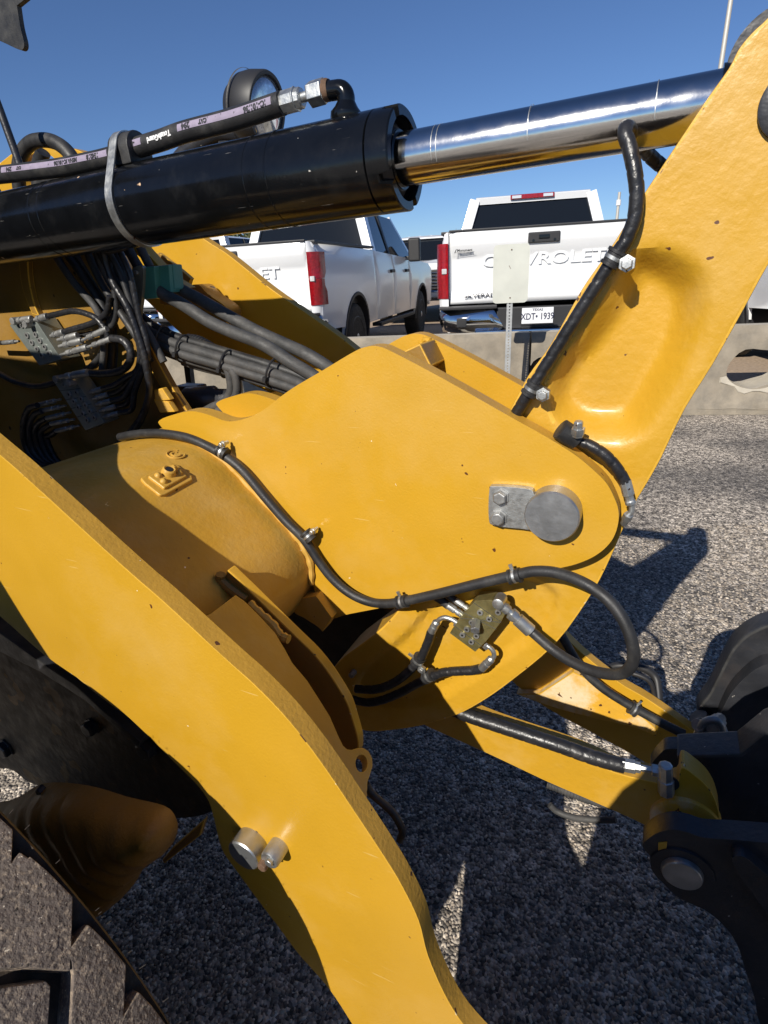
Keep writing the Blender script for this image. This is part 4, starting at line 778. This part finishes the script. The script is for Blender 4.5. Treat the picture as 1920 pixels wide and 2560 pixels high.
# long bundle towards the tool, tied with zip ties
for dx, dy, v, r_, m in ((0, 0, .99, .0115, 'hosegrey'), (9, 22, .985, .0105, 'hosegrey'), (4, -18, 1.01, .0095, 'rubber'), (-4, 30, 1.0, .008, 'hosegrey')):
    hose('bundle_hose', [(310+dx, 760+dy), (360+dx, 818+dy), (408+dx, 847+dy), (458+dx, 867+dy), (510+dx, 882+dy), (567+dx, 899+dy), (620+dx, 915+dy), (675+dx, 932+dy), (740+dx, 955+dy), (800+dx, 985+dy)], v, r_, m, LD)
hose('bundle_hose', [(458, 905), (500, 918), (550, 930), (600, 938), (640, 945), (690, 950)], 1.02, .009, 'hosegrey', LD)
hose('corrugated_conduit', [(470, 850), (500, 856), (545, 882), (585, 903), (640, 909), (694, 925), (740, 945), (775, 960)], 1.03, .0135, 'bplas', LD, corr=.09, pitch=.007, seg=16)
for x, y in ((408, 850), (458, 872), (567, 910), (682, 932)):
    c = P(x, y, .995); d = nrm(P(x+30, y+13, .995)-c); a_ = nrm(np.cross(d, N)); b_ = np.cross(d, a_); pts = [c+a_*.031*math.cos(t)+b_*.024*math.sin(t) for t in np.linspace(0, 6.283, 25)]
    vv, ff = tubegeo(pts, .0024, 6); build('zip_tie', vv, ff, 'bplas', LD); MB().box(c-N*.026-a_*.01, a_, b_, d, .01, .008, .008).build('zip_tie_head', 'bplas', LD)
hose('loop_hose', [(566, 918), (574, 940), (577, 975), (562, 1003), (530, 1018), (505, 1032)], .985, .0095, 'hosegrey', LD); hose('loop_hose', [(580, 925), (590, 945), (592, 982), (574, 1012), (545, 1028)], .98, .0095, 'hosegrey', LD)
# hoop hose at the upper left with its fittings
hose('hoop_hose', [(60, 545), (50, 480), (46, 430), (54, 385), (78, 357), (108, 350), (140, 357), (168, 378), (190, 410), (212, 455), (225, 500)], 1.12, .0165, 'rubber', LD, n=8)
hose('hoop_hose', [(98, 480), (96, 420), (108, 380)], 1.2, .018, 'rubber', LD)
hose('hoop_hose', [(100, 470), (140, 455), (180, 440)], 1.14, .02, 'rubber', LD)
hose('hoop_hose', [(196, 425), (208, 450), (216, 480)], 1.16, .012, 'zincd', LD)
# ---- long hose over the beam and plate to the block on the lever
mh = [(300, 1093, .755), (330, 1087, .752), (370, 1083, .750), (420, 1085, .748), (480, 1098, .747), (548, 1132, .747), (603, 1173, .749), (660, 1240, .749), (712, 1300, .749), (760, 1348, .749), (795, 1400, .749), (830, 1445, .749), (870, 1480, .749), (915, 1502, .749), (960, 1509, .747), (1010, 1503, .745), (1100, 1483, .745), (1200, 1458, .744), (1290, 1437, .742), (1340, 1428, .74), (1400, 1434, .735), (1470, 1463, .722), (1530, 1510, .71), (1568, 1570, .70), (1584, 1630, .695), (1574, 1670, .70), (1540, 1686, .71), (1485, 1678, .725), (1430, 1655, .74), (1380, 1622, .755), (1325, 1575, .77)]
MHr = 13.2/F*float(depth(P(1200, 1458, .745)))
hose('grease_supply_hose', mh, None, MHr, 'rubber', LD, seg=16, n=8)
def hclamp(px, py, v, tx, ty, r, bolt=1, m='rubber', bl=.012):
    c = P(px, py, v); d = nrm(P(px+tx, py+ty, v)-c); s = nrm(np.cross(d, N))
    if s[2] < 0: s = -s
    s = s*bolt
    t = MB().lathe(c-d*.010, d, [(0, r*1.12), (.0005, r*1.42), (.004, r*1.42), (.0045, r*1.25), (.0155, r*1.25), (.016, r*1.42), (.0195, r*1.42), (.020, r*1.12)], 24).build('hose_clamp', m, LD, ang=30)
    MB().lathe(c-d*.0042, d, [(0.002, r*1.22), (.0022, r*1.33), (.0062, r*1.33), (.0064, r*1.22)], 24, caps=False).build('clamp_band', 'zinc', t, ang=30)
    MB().box(c+s*r*1.9, s, d, N, r*1.1, .0055, .003).build('clamp_tab', 'zinc', t)
    return t, c, s, d
for x, y, v, tx, ty, b_ in ((556, 1131, .747, 30, 18, 1), (771, 1340, .749, 28, 32, 1), (1006, 1504, .745, 30, -6, 1), (1287, 1440, .742, 30, -6, 1)):
    t, c, s, d = hclamp(x, y, v, tx, ty, MHr)
    if x < 900:
        p0 = c+s*MHr*2.3; MB().lathe(p0-N*.012, N, [(0, .0035), (.001, .0045), (.006, .0045), (.006, .0062), (.011, .0062), (.011, .0035), (.022, .0035)], 6).build('clamp_bolt', 'zinc', t, bevel=.0005)
# ---- wrapped hose down the rear edge of the lever
wr = 18.5/F*float(depth(P(1590, 480, .785)))
hose('steering_line_hose', [(1672, 432, .93), (1650, 412, .92), (1620, 385, .90), (1592, 350, .86), (1568, 320, .815), (1563, 335, .80), (1574, 370, .795), (1585, 420, .79), (1592, 480, .788), (1586, 545, .788), (1565, 600, .788), (1538, 640, .788), (1500, 700, .788), (1452, 775, .788), (1400, 858, .788), (1345, 945, .788), (1305, 1010, .79), (1262, 1080, .80)], None, wr, 'wrap', LD, seg=18, n=8, spiral=.10, pitch=.026)
for x, y, b_ in ((1534, 645, -1), (1330, 972, -1)):
    t, c, s, d = hclamp(x, y, .787, 26, -42, wr*1.0, b_)
    s2 = nrm(P(x+35, y+14, .787)-c); MB().box(c+s2*wr*1.9, s2, d, N, wr*1.4, .014, .010).build('clamp_tab', 'zinc', t, bevel=.002)
    p0 = c+s2*wr*2.1; MB().lathe(p0-N*.016, N, [(0, .006), (.001, .0068), (.006, .0068), (.006, .010), (.012, .0105), (.014, .0105), (.014, .008), (.025, .008)], 6).build('clamp_bolt', 'zinc', t, bevel=.0006)
q = P(1428, 1092, .775); t = MB().lathe(q-N*.0+nrm(P(1455, 1112, .78)-q)*-.02, nrm(P(1455, 1112, .78)-q), [(0, .010), (.001, .0145), (.012, .015), (.03, .0125), (.031, .010)], 20).build('hose_clamp', 'rubber', LD)
q2 = P(1445, 1082, .765); MB().lathe(q2-Z*.005, nrm(Z-N*.15), [(0, .008), (.004, .008), (.004, .0095), (.012, .0095), (.012, .0065), (.020, .0065), (.022, .005)], 6).build('clamp_bolt', 'zinc', t, bevel=.0006)
hose('steering_line_hose', [(1400, 1085, .79), (1440, 1100, .782), (1480, 1116, .778), (1518, 1142, .777), (1548, 1178, .778), (1563, 1205, .78)], None, wr*.92, 'wrap', LD, seg=16, spiral=.12, pitch=.022)
MB().lathe(P(1562, 1200, .78), nrm(P(1574, 1248, .78)-P(1562, 1200, .78)), [(0, wr*.85), (.001, wr*.95), (.022, wr*.95), (.023, wr*.7), (.030, wr*.7), (.031, wr*.85), (.036, wr*.85)], 8).build('crimp_ferrule', 'zinc', LD, bevel=.0008)
hose('steel_elbow', [(1574, 1248), (1579, 1262), (1578, 1280), (1566, 1292)], .78, wr*.45, 'zinc', LD)
MB().lathe(P(1572, 1286, .78), nrm(P(1558, 1312, .79)-P(1572, 1286, .78)), [(0, wr*.8), (.012, wr*.8), (.013, wr*.6), (.022, wr*.6)], 6).build('swivel_nut', 'zinc', LD, bevel=.0008)
# ---- grease block on the lower lobe of the lever
VG = .772
gm = block('distributor_block', [(1187, 1502), (1229, 1500), (1265, 1531), (1252, 1556), (1215, 1604), (1188, 1630), (1124, 1583), (1150, 1545)], VG, .032, 'gold', .0012, n_ports=[(1201, 1530), (1224, 1546), (1180, 1555), (1168, 1572), (1157, 1586), (1192, 1588), (1179, 1603), (1246, 1529)], pr=.0052)
for a, b in (((1150, 1545), (1252, 1556+0)), ((1137, 1565), (1205, 1616)), ((1160, 1532), (1240, 1573)), ((1183, 1506), (1253, 1555))):
    vv, ff = tubegeo([P(a[0], a[1], VG-.0002), P(b[0], b[1], VG-.0002)], .0005, 4); build('section_joint', vv, ff, 'bplas', gm)
q = P(1197, 1560, VG); MB().lathe(q-N*.022, nrm(N+Z*.25-U*.2), [(0, .0075), (.001, .0085), (.022, .0085)], 6).build('hex_plug', 'pin', gm, bevel=.0008)
MB().lathe(P(1248, 1505, VG-.012), N, [(-.009, .0075), (-.008, .0095), (.015, .0095)], 16).build('elbow_fitting', 'zinc', gm)
p0 = P(1246, 1504, VG-.012); p1 = P(1327, 1578, .765); d = nrm(p1-p0); l_ = np.linalg.norm(p1-p0)
MB().lathe(p0, d, [(0, .0075), (l_*.18, .0075), (l_*.19, .0085), (l_*.3, .0085), (l_*.31, .0065), (l_*.38, .0065), (l_*.39, .0105), (l_*.52, .0105), (l_*.53, .009), (l_*.58, .009), (l_*.6, .0112), (l_*.98, .0115), (l_, .0095)], 12).build('crimp_ferrule', 'zinc', gm, ang=30)
hose('steel_pipe', [(1142, 1556), (1128, 1548), (1112, 1544), (1098, 1549), (1090, 1562), (1086, 1574)], .778, .0042, 'zinc', LD)
def nut(p, q, r, v, m='zinc'):
    a, b = P(p[0], p[1], v), P(q[0], q[1], v); d = nrm(b-a); l_ = np.linalg.norm(b-a); MB().lathe(a, d, [(0, r*.7), (l_*.1, r), (l_*.4, r), (l_*.42, r*.8), (l_*.5, r*.8), (l_*.52, r*1.05), (l_*.95, r*1.05), (l_, r*.8)], 12).build('hose_fitting', m, LD, ang=30)
nut((1093, 1553), (1078, 1580), .0072, .778); nut((1231, 1645), (1203, 1672), .0072, .778); nut((1160, 1540), (1118, 1512), .0065, .79); nut((1178, 1528), (1138, 1500), .0055, .795)
MB().lathe(P(1136, 1557, .778), nrm(P(1146, 1561, .778)-P(1136, 1557, .778)), [(0, .006), (.008, .006)], 6).build('swivel_nut', 'zinc', LD)
MB().lathe(P(1211, 1612, .778), nrm(P(1218, 1618, .778)-P(1211, 1612, .778)), [(0, .006), (.008, .006)], 6).build('swivel_nut', 'zinc', LD)
hose('steel_pipe', [(1212, 1613), (1224, 1618), (1233, 1628), (1235, 1640), (1228, 1650)], .778, .0042, 'zinc', LD)
hose('greaser_hose', [(1079, 1577), (1072, 1600), (1063, 1622), (1052, 1645), (1030, 1670), (1000, 1697), (965, 1716), (930, 1724), (890, 1722)], .782, .0085, 'wrap', LD, spiral=.1)
hose('greaser_hose', [(1206, 1670), (1180, 1676), (1140, 1678), (1105, 1682), (1070, 1696), (1040, 1710), (1000, 1732), (955, 1750), (915, 1756), (870, 1745)], .782, .0085, 'wrap', LD, spiral=.1)
hose('greaser_hose', [(1122, 1515), (1095, 1495), (1060, 1475)], .80, .0075, 'rubber', LD); hose('greaser_hose', [(1140, 1502), (1120, 1488), (1090, 1470)], .80, .0065, 'rubber', LD)
t, c, s, d = hclamp(1046, 1650, .782, -12, 20, .0088); t, c, s, d = hclamp(1073, 1690, .782, 30, -14, .0088)
p0 = P(1057, 1669, .78); MB().lathe(p0-N*.012, N, [(0, .004), (.001, .005), (.004, .005), (.004, .0085), (.010, .0085)], 6).build('clamp_bolt', 'zinc', LD, bevel=.0006)
MB().lathe(P(877, 1690, .79), N, [(0, .006), (.02, .007)], 6).build('bolt_head', 'zincd', LD)
# ---- tool link (centre) with hose and boss end
lk = [(1000, 1700, 'c'), (1100, 1752), (1165, 1787), (1250, 1822), (1400, 1873), (1481, 1905), (1539, 1932), (1643, 1958), (1692, 1962), (1703, 1920), (1735, 1937), (1772, 1972), (1793, 2015), (1797, 2060), (1770, 2110), (1700, 2120), (1614, 2064), (1480, 2003), (1365, 1953), (1232, 1890), (1150, 1853), (1068, 1816), (980, 1770, 'c')]
plate('tool_link', poly(lk, .825), .825, .042, 'cast', LD, raw=True, edge='edge', bevel=.004, label='lower link running into the dark coupler')
q = UZ(1712, 2062, .818); MB().lathe(W(q[0], .814, q[1]), N, [(0, .048), (.003, .055), (.03, .056)], 40).build('link_boss', 'worn', LD)
hose('coupler_hose', [(1120, 1768, .82), (1175, 1790, .82), (1250, 1815, .82), (1330, 1841, .82), (1400, 1864, .82), (1470, 1889, .82), (1520, 1904, .822), (1560, 1914, .825)], None, .0135, 'wrap', LD, seg=14, spiral=.06)
p0 = P(1553, 1911, .825); p1 = P(1650, 1928, .83); d = nrm(p1-p0); l_ = np.linalg.norm(p1-p0); MB().lathe(p0, d, [(0, .010), (.001, .0125), (l_*.36, .0125), (l_*.38, .010), (l_*.5, .010), (l_*.51, .006), (l_*.78, .006), (l_*.8, .0105), (l_, .0105)], 8).build('hose_fitting', 'zinc', LD, ang=30)
MB().lathe(P(1664, 1925, .82), nrm(-Z+U*.15), [(-.012, .008), (-.01, .011), (.02, .011), (.021, .013), (.05, .013)], 8).build('elbow_fitting', 'zinc', LD, ang=30)
MB().lathe(P(1672, 1958, .822), N, [(0, .016), (.002, .016)], 20).build('grease_recess', 'bplas', LD)
hose('lower_line', [(1368, 1960, .86), (1410, 1975, .86), (1460, 1995, .86), (1515, 2010, .86), (1570, 2020, .86)], None, .0085, 'hosegrey', LD, corr=.06, pitch=.006)
hose('lower_line', [(1374, 2012, .90), (1395, 2030, .90), (1440, 2045, .90), (1500, 2050, .90), (1540, 2050, .90)], None, .0065, 'hosegrey', LD)
# far arm lower end: groove, hose and clamp
plate('arm_rib', [(1290, 1735, 'c'), (1348, 1735, 'c'), (1432, 1680, 'c'), (1500, 1715), (1580, 1770), (1640, 1822, 'c'), (1640, 1842, 'c'), (1580, 1818), (1480, 1795), (1380, 1768)], VF-.02, .03, 'worn', LD)
hose('coupler_hose', [(1405, 1590, 1.24), (1450, 1665, 1.235), (1500, 1715, 1.23), (1560, 1755, 1.23), (1640, 1800, 1.23), (1710, 1835, 1.23)], None, .011, 'rubber', LD)
t, c, s, d = hclamp(1584, 1772, 1.23, 40, 26, .0125); 
for i, (x, y) in enumerate(((1760, 1815), (1790, 1810), (1800, 1835), (1765, 1838))):
    MB().lathe(P(x, y, 1.12), nrm((.6-.3*i, .3, -.4+.3*i)), [(-.03, .013), (-.01, .013), (-.01, .017), (.015, .017), (.016, .012), (.035, .012)], 10).build('quick_fitting', 'zincd', LD)
hose('coupler_line', [(1742, 1838), (1760, 1806), (1790, 1800), (1805, 1822), (1790, 1845), (1770, 1830)], 1.1, .008, 'zincd', LD)
hose('ground_hose', [(1520, 1672, 1.35), (1545, 1664, 1.35), (1600, 1668, 1.35), (1636, 1690, 1.35), (1645, 1725, 1.33), (1648, 1770, 1.3)], None, .010, 'bplas', LD)
hose('ground_hose', [(1500, 1690, 1.30), (1560, 1680, 1.30), (1620, 1700, 1.30), (1636, 1740, 1.3), (1640, 1800, 1.3)], None, .006, 'bplas', LD)
# ---- dark quick coupler and tool ears at the lower right
def cop(name, pts, v, th, bev=.006, m='blackm', **k): return plate(name, pts, v, th, m, LD, bevel=bev, **k)
cop('coupler_side_plate', [(1606, 2112), (1622, 2096), (1645, 2082), (1680, 2074), (1720, 2081), (1760, 2094), (1830, 2099), (1920, 2107), (2100, 2120, 'c'), (2100, 2900, 'c'), (1960, 2700, 'c'), (1900, 2560), (1886, 2494), (1863, 2425), (1845, 2367), (1816, 2321), (1770, 2280), (1735, 2263), (1690, 2240), (1659, 2209), (1637, 2180), (1630, 2147), (1612, 2125)], .735, .036, label='near coupler side plate with bright pin')
cop('coupler_side_plate', [(1626, 1915), (1650, 1885), (1674, 1872), (1753, 1878), (1800, 1890), (1862, 1860), (1920, 1809), (2040, 1710, 'c'), (2100, 2100, 'c'), (1960, 2060, 'c'), (1840, 1960), (1700, 1925), (1660, 1915), (1635, 1925)], 1.0, .035, label='far coupler side plate')
cop('coupler_cross_plate', [(1690, 1890, 'c'), (1850, 1885, 'c'), (1920, 1830, 'c'), (2100, 1760, 'c'), (2100, 2400, 'c'), (1900, 2250, 'c'), (1770, 2090, 'c')], .90, .06)
cop('coupler_rib', [(1830, 2148), (1850, 2140), (1872, 2150), (1925, 2195), (2000, 2260, 'c'), (2000, 2400, 'c'), (1900, 2260), (1850, 2190)], .715, .02)
cop('tool_ear', [(1742, 1790), (1753, 1760), (1775, 1731), (1818, 1645), (1835, 1618), (1855, 1597), (1880, 1580), (1930, 1560), (2050, 1540, 'c'), (2050, 1680, 'c'), (1925, 1652), (1890, 1662), (1862, 1685), (1811, 1753), (1800, 1793), (1790, 1830, 'c'), (1760, 1830, 'c')], 1.28, .06, label='curved worn tool ear, outer')
cop('tool_ear', [(1796, 1805), (1806, 1775), (1830, 1730), (1870, 1688), (1900, 1668), (1930, 1660), (2050, 1650, 'c'), (2050, 1900, 'c'), (1850, 1860, 'c'), (1800, 1840, 'c')], 1.24, .05, label='curved worn tool ear, inner')
hose('tool_hinge', [(1745, 1790), (1760, 1810)], 1.26, .022, 'blackm', LD)
pz = UZ(1705, 2195, .72); r2 = 48/F*float(depth(P(1705, 2195, .72))); MB().lathe(W(pz[0], .722, pz[1]), N, [(0, r2*.90), (.001, r2*.95), (.006, r2), (.03, r2)], 48).build('coupler_pin', 'pin', LD, ang=20)
MB().lathe(W(pz[0], .731, pz[1]), N, [(0, r2*1.5), (.006, r2*1.55)], 40).build('pin_collar', 'blackm', LD)
plate('wear_pad', [(1646, 2108, 'c'), (1668, 2106, 'c'), (1664, 2140, 'c'), (1645, 2138, 'c')], .733, .004, 'yellow', LD, bevel=.001)
# ---- axle housing, frame plate and bolts in the shade at the lower left
plate('frame_lower_plate', [(-250, 1450, 'c'), (0, 1545, 'c'), (130, 1640, 'c'), (365, 1830, 'c'), (560, 2010, 'c'), (545, 2020), (500, 2040), (430, 2045), (360, 2025), (290, 2005), (200, 1990), (125, 1972), (70, 1955), (20, 1922), (-60, 1925), (-250, 1900, 'c')], .60, .05, 'grime_shade', LD, edge='frame')
for x, y, r_ in ((215, 1828, .023), (355, 1882, .026), (1, 1880, .03)):
    q = UZ(x, y, .58); MB().lathe(W(q[0], .578, q[1]), N, [(0, r_*.7), (.003, r_*.85), (.016, r_*.85), (.016, r_), (.023, r_)], 6).build('bolt_head', 'blackm', LD, bevel=.002)
plate('stiffener', [(-60, 1560, 'c'), (0, 1583, 'c'), (110, 1662, 'c'), (190, 1715, 'c'), (260, 1780, 'c'), (350, 1855, 'c'), (345, 1870, 'c'), (210, 1750, 'c'), (100, 1680, 'c'), (-60, 1600, 'c')], .545, .05, 'blackm', LD, bevel=.003)
VX = .36
axp_ = poly([(-200, 2150), (-60, 2040), (20, 2012), (90, 1975), (200, 1982), (300, 2012), (390, 2035), (420, 2065), (425, 2100), (405, 2140), (350, 2180), (305, 2245), (220, 2300), (60, 2340), (-200, 2330)], VX)
def ax_h(u, z): d_ = dist(u, z, axp_); return -.05*np.sqrt(np.clip(1-(1-np.clip(d_/.07, 0, 1))**2, 0, 1))+.004*np.sin(u*70)*np.sin(z*55+u*30)
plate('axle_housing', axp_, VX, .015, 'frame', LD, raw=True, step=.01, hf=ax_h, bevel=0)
for x, y in ((70, 2020), (25, 2060), (95, 1985)): MB().lathe(P(x, y, VX-.008), N, [(0, .008), (.012, .010)], 18).build('hub_stud', 'blackm', LD, bevel=.002)
plate('drain_bracket', [(512, 2048, 'c'), (500, 2090, 'c'), (410, 2160, 'c'), (405, 2150, 'c'), (430, 2120, 'c')], .46, .01, 'frame', LD)
# ---- front tyre with lugs
vt1, vt0, tc_u, tc_z, tr = .20, -.40, -.864, .50, .496
T = thing('t', 't', 't'); bpy.data.objects.remove(T)
TY = MB().lathe(W(tc_u, vt0, tc_z), N, [(0, tr*.62), (.01, tr*.85), (.05, tr*.925), (.08, tr*.94), (.52, tr*.94), (.572, tr*.945), (.590, tr*.975), (.597, tr*.985), (.600, tr*.975), (.603, tr*.80), (.58, tr*.6)], 140).build('front_tyre', 'tyred', LD, ang=30)
def cyl_hit(px, py, r_):      # pixel ray on the tread cylinder -> (angle, distance in from the inner shoulder)
    d = ray(px, py); du, dv, dz = d@U, d@N, d[2]; ou, oz = -tc_u, H-tc_z
    a_ = du*du+dz*dz; b_ = 2*(ou*du+oz*dz); c_ = ou*ou+oz*oz-r_*r_; q = b_*b_-4*a_*c_; t = (-b_-math.sqrt(max(q, 0)))/(2*a_)
    return math.atan2(oz+t*dz, ou+t*du), vt1-t*dv
LUGS = [[(-60, 2230), (0, 2195), (50, 2130), (104, 2168), (158, 2222), (152, 2300), (145, 2368), (110, 2408), (40, 2418), (-60, 2424)],
        [(165, 2382), (188, 2356), (222, 2312), (262, 2350), (316, 2412), (312, 2500), (305, 2600), (176, 2600), (184, 2440), (180, 2405)],
        [(-60, 2478), (60, 2462), (115, 2453), (127, 2466), (124, 2520), (118, 2600), (-60, 2620)]]
LA = [[cyl_hit(x, y, tr) for x, y in l_] for l_ in LUGS]
PITCH = 2*math.pi/round(2*math.pi/max(.1, abs(np.mean([a for a, x in LA[0]])-np.mean([a for a, x in LA[1]]))))
def lug(outl, da, h0=.93):
    top = []; bot = []; c_a = np.mean([a for a, x in outl]); c_x = np.mean([x for a, x in outl])
    dense = []
    for i in range(len(outl)):
        p, q = outl[i], outl[(i+1) % len(outl)]
        for t in (0, .5): dense.append((p[0]+(q[0]-p[0])*t, p[1]+(q[1]-p[1])*t))
    for a, x in dense:
        an = a+da; top.append(W(tc_u+math.cos(an)*tr, vt1-max(x, .002), tc_z+math.sin(an)*tr))
        a2 = c_a+(a-c_a)*1.07+da; x2 = max(c_x+(x-c_x)*1.07, .004); bot.append(W(tc_u+math.cos(a2)*tr*h0, vt1-x2, tc_z+math.sin(a2)*tr*h0))
    n = len(top); an = c_a+da; c = W(tc_u+math.cos(an)*tr*1.001, vt1-c_x, tc_z+math.sin(an)*tr*1.001)
    build('tread_lug', top+bot+[c], [(k, (k+1) % n, 2*n) for k in range(n)]+[(k, n+k, n+(k+1) % n, (k+1) % n) for k in range(n)], 'tyre', TY, bevel=.0018, ang=25, bseg=2)
for k in range(int(round(2*math.pi/PITCH))):
    lug(LA[1], k*PITCH) if k else (lug(LA[0], 0), lug(LA[1], 0))
    if k and k != int(round(2*math.pi/PITCH))-1 or True: lug(LA[2], k*PITCH)
print('pitch', PITCH, [(round(a, 2), round(x, 3)) for a, x in LA[0]])
for k in range(90):     # moulding hairs along the shoulder
    an = 2*math.pi*rng.random(); 
    if .0 < an < 1.6:
        p = W(tc_u+math.cos(an)*tr*.995, vt1+.001, tc_z+math.sin(an)*tr*.995); d = nrm(W(math.cos(an), .5+rng.random(), math.sin(an))); vv, ff = tubegeo([p, p+d*rng.uniform(.003, .008)], .0004, 4); build('rubber_hair', vv, ff, 'tyred', TY, smooth=False)
plate('panel_shade_caster', [(-2.9, 1.05), (-.80, 1.03), (-.86, 1.15), (-1.0, 1.48), (-1.12, 1.80), (-2.9, 1.92)], .08, .03, 'bplas', LD, raw=True)  # unseen panel added to shade the near arm's rear end and the manifold panel
cb = MB()  # cab and frame body out of view, added to cut sky fill
for q in ((-4.4, .05), (-2.65, .05), (-4.4, 1.2), (-2.65, 1.2)): cb.box(W(q[0], q[1], 2.1), U, N, Z, .09, .09, 1.8)
cb.box(W(-3.5, .62, 3.02), U, N, Z, 2.0, 1.35, .12).box(W(-3.5, .62, 1.15), U, N, Z, 1.9, 1.3, .5); 
for q_ in range(1): build('cab', cb.v, cb.f, 'bplas', LD, smooth=False)
MB().box(W(-3.5, .62, 2.1), U, N, Z, 1.72, 1.12, 1.5).build('cab_glass', 'tint', LD, smooth=False)
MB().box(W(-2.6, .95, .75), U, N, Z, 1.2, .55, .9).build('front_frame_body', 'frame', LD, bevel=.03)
plate('frame_shade_caster', [(-2.9, .46), (-1.22, .46), (-1.15, 1.035), (-2.9, 1.04)], .085, .02, 'bplas', LD, raw=True)  # unseen panel added out of view to shade the lower frame plate
plate('link_shade_caster', [(-.25, .28), (-.2, .5), (-.11, .62), (-.11, .79), (-.075, .94), (-.057, 1.0), (-.04, 1.05), (-.012, 1.10), (-.004, 1.18), (.05, 1.225), (.2, 1.25), (.6, 1.2), (.9, .9), (.9, .06), (.1, .06)], .04, .02, 'blackm', LD, raw=True)  # unseen plate shaped to cast a standing person's shadow on link and coupler
ORG = np.zeros(3)
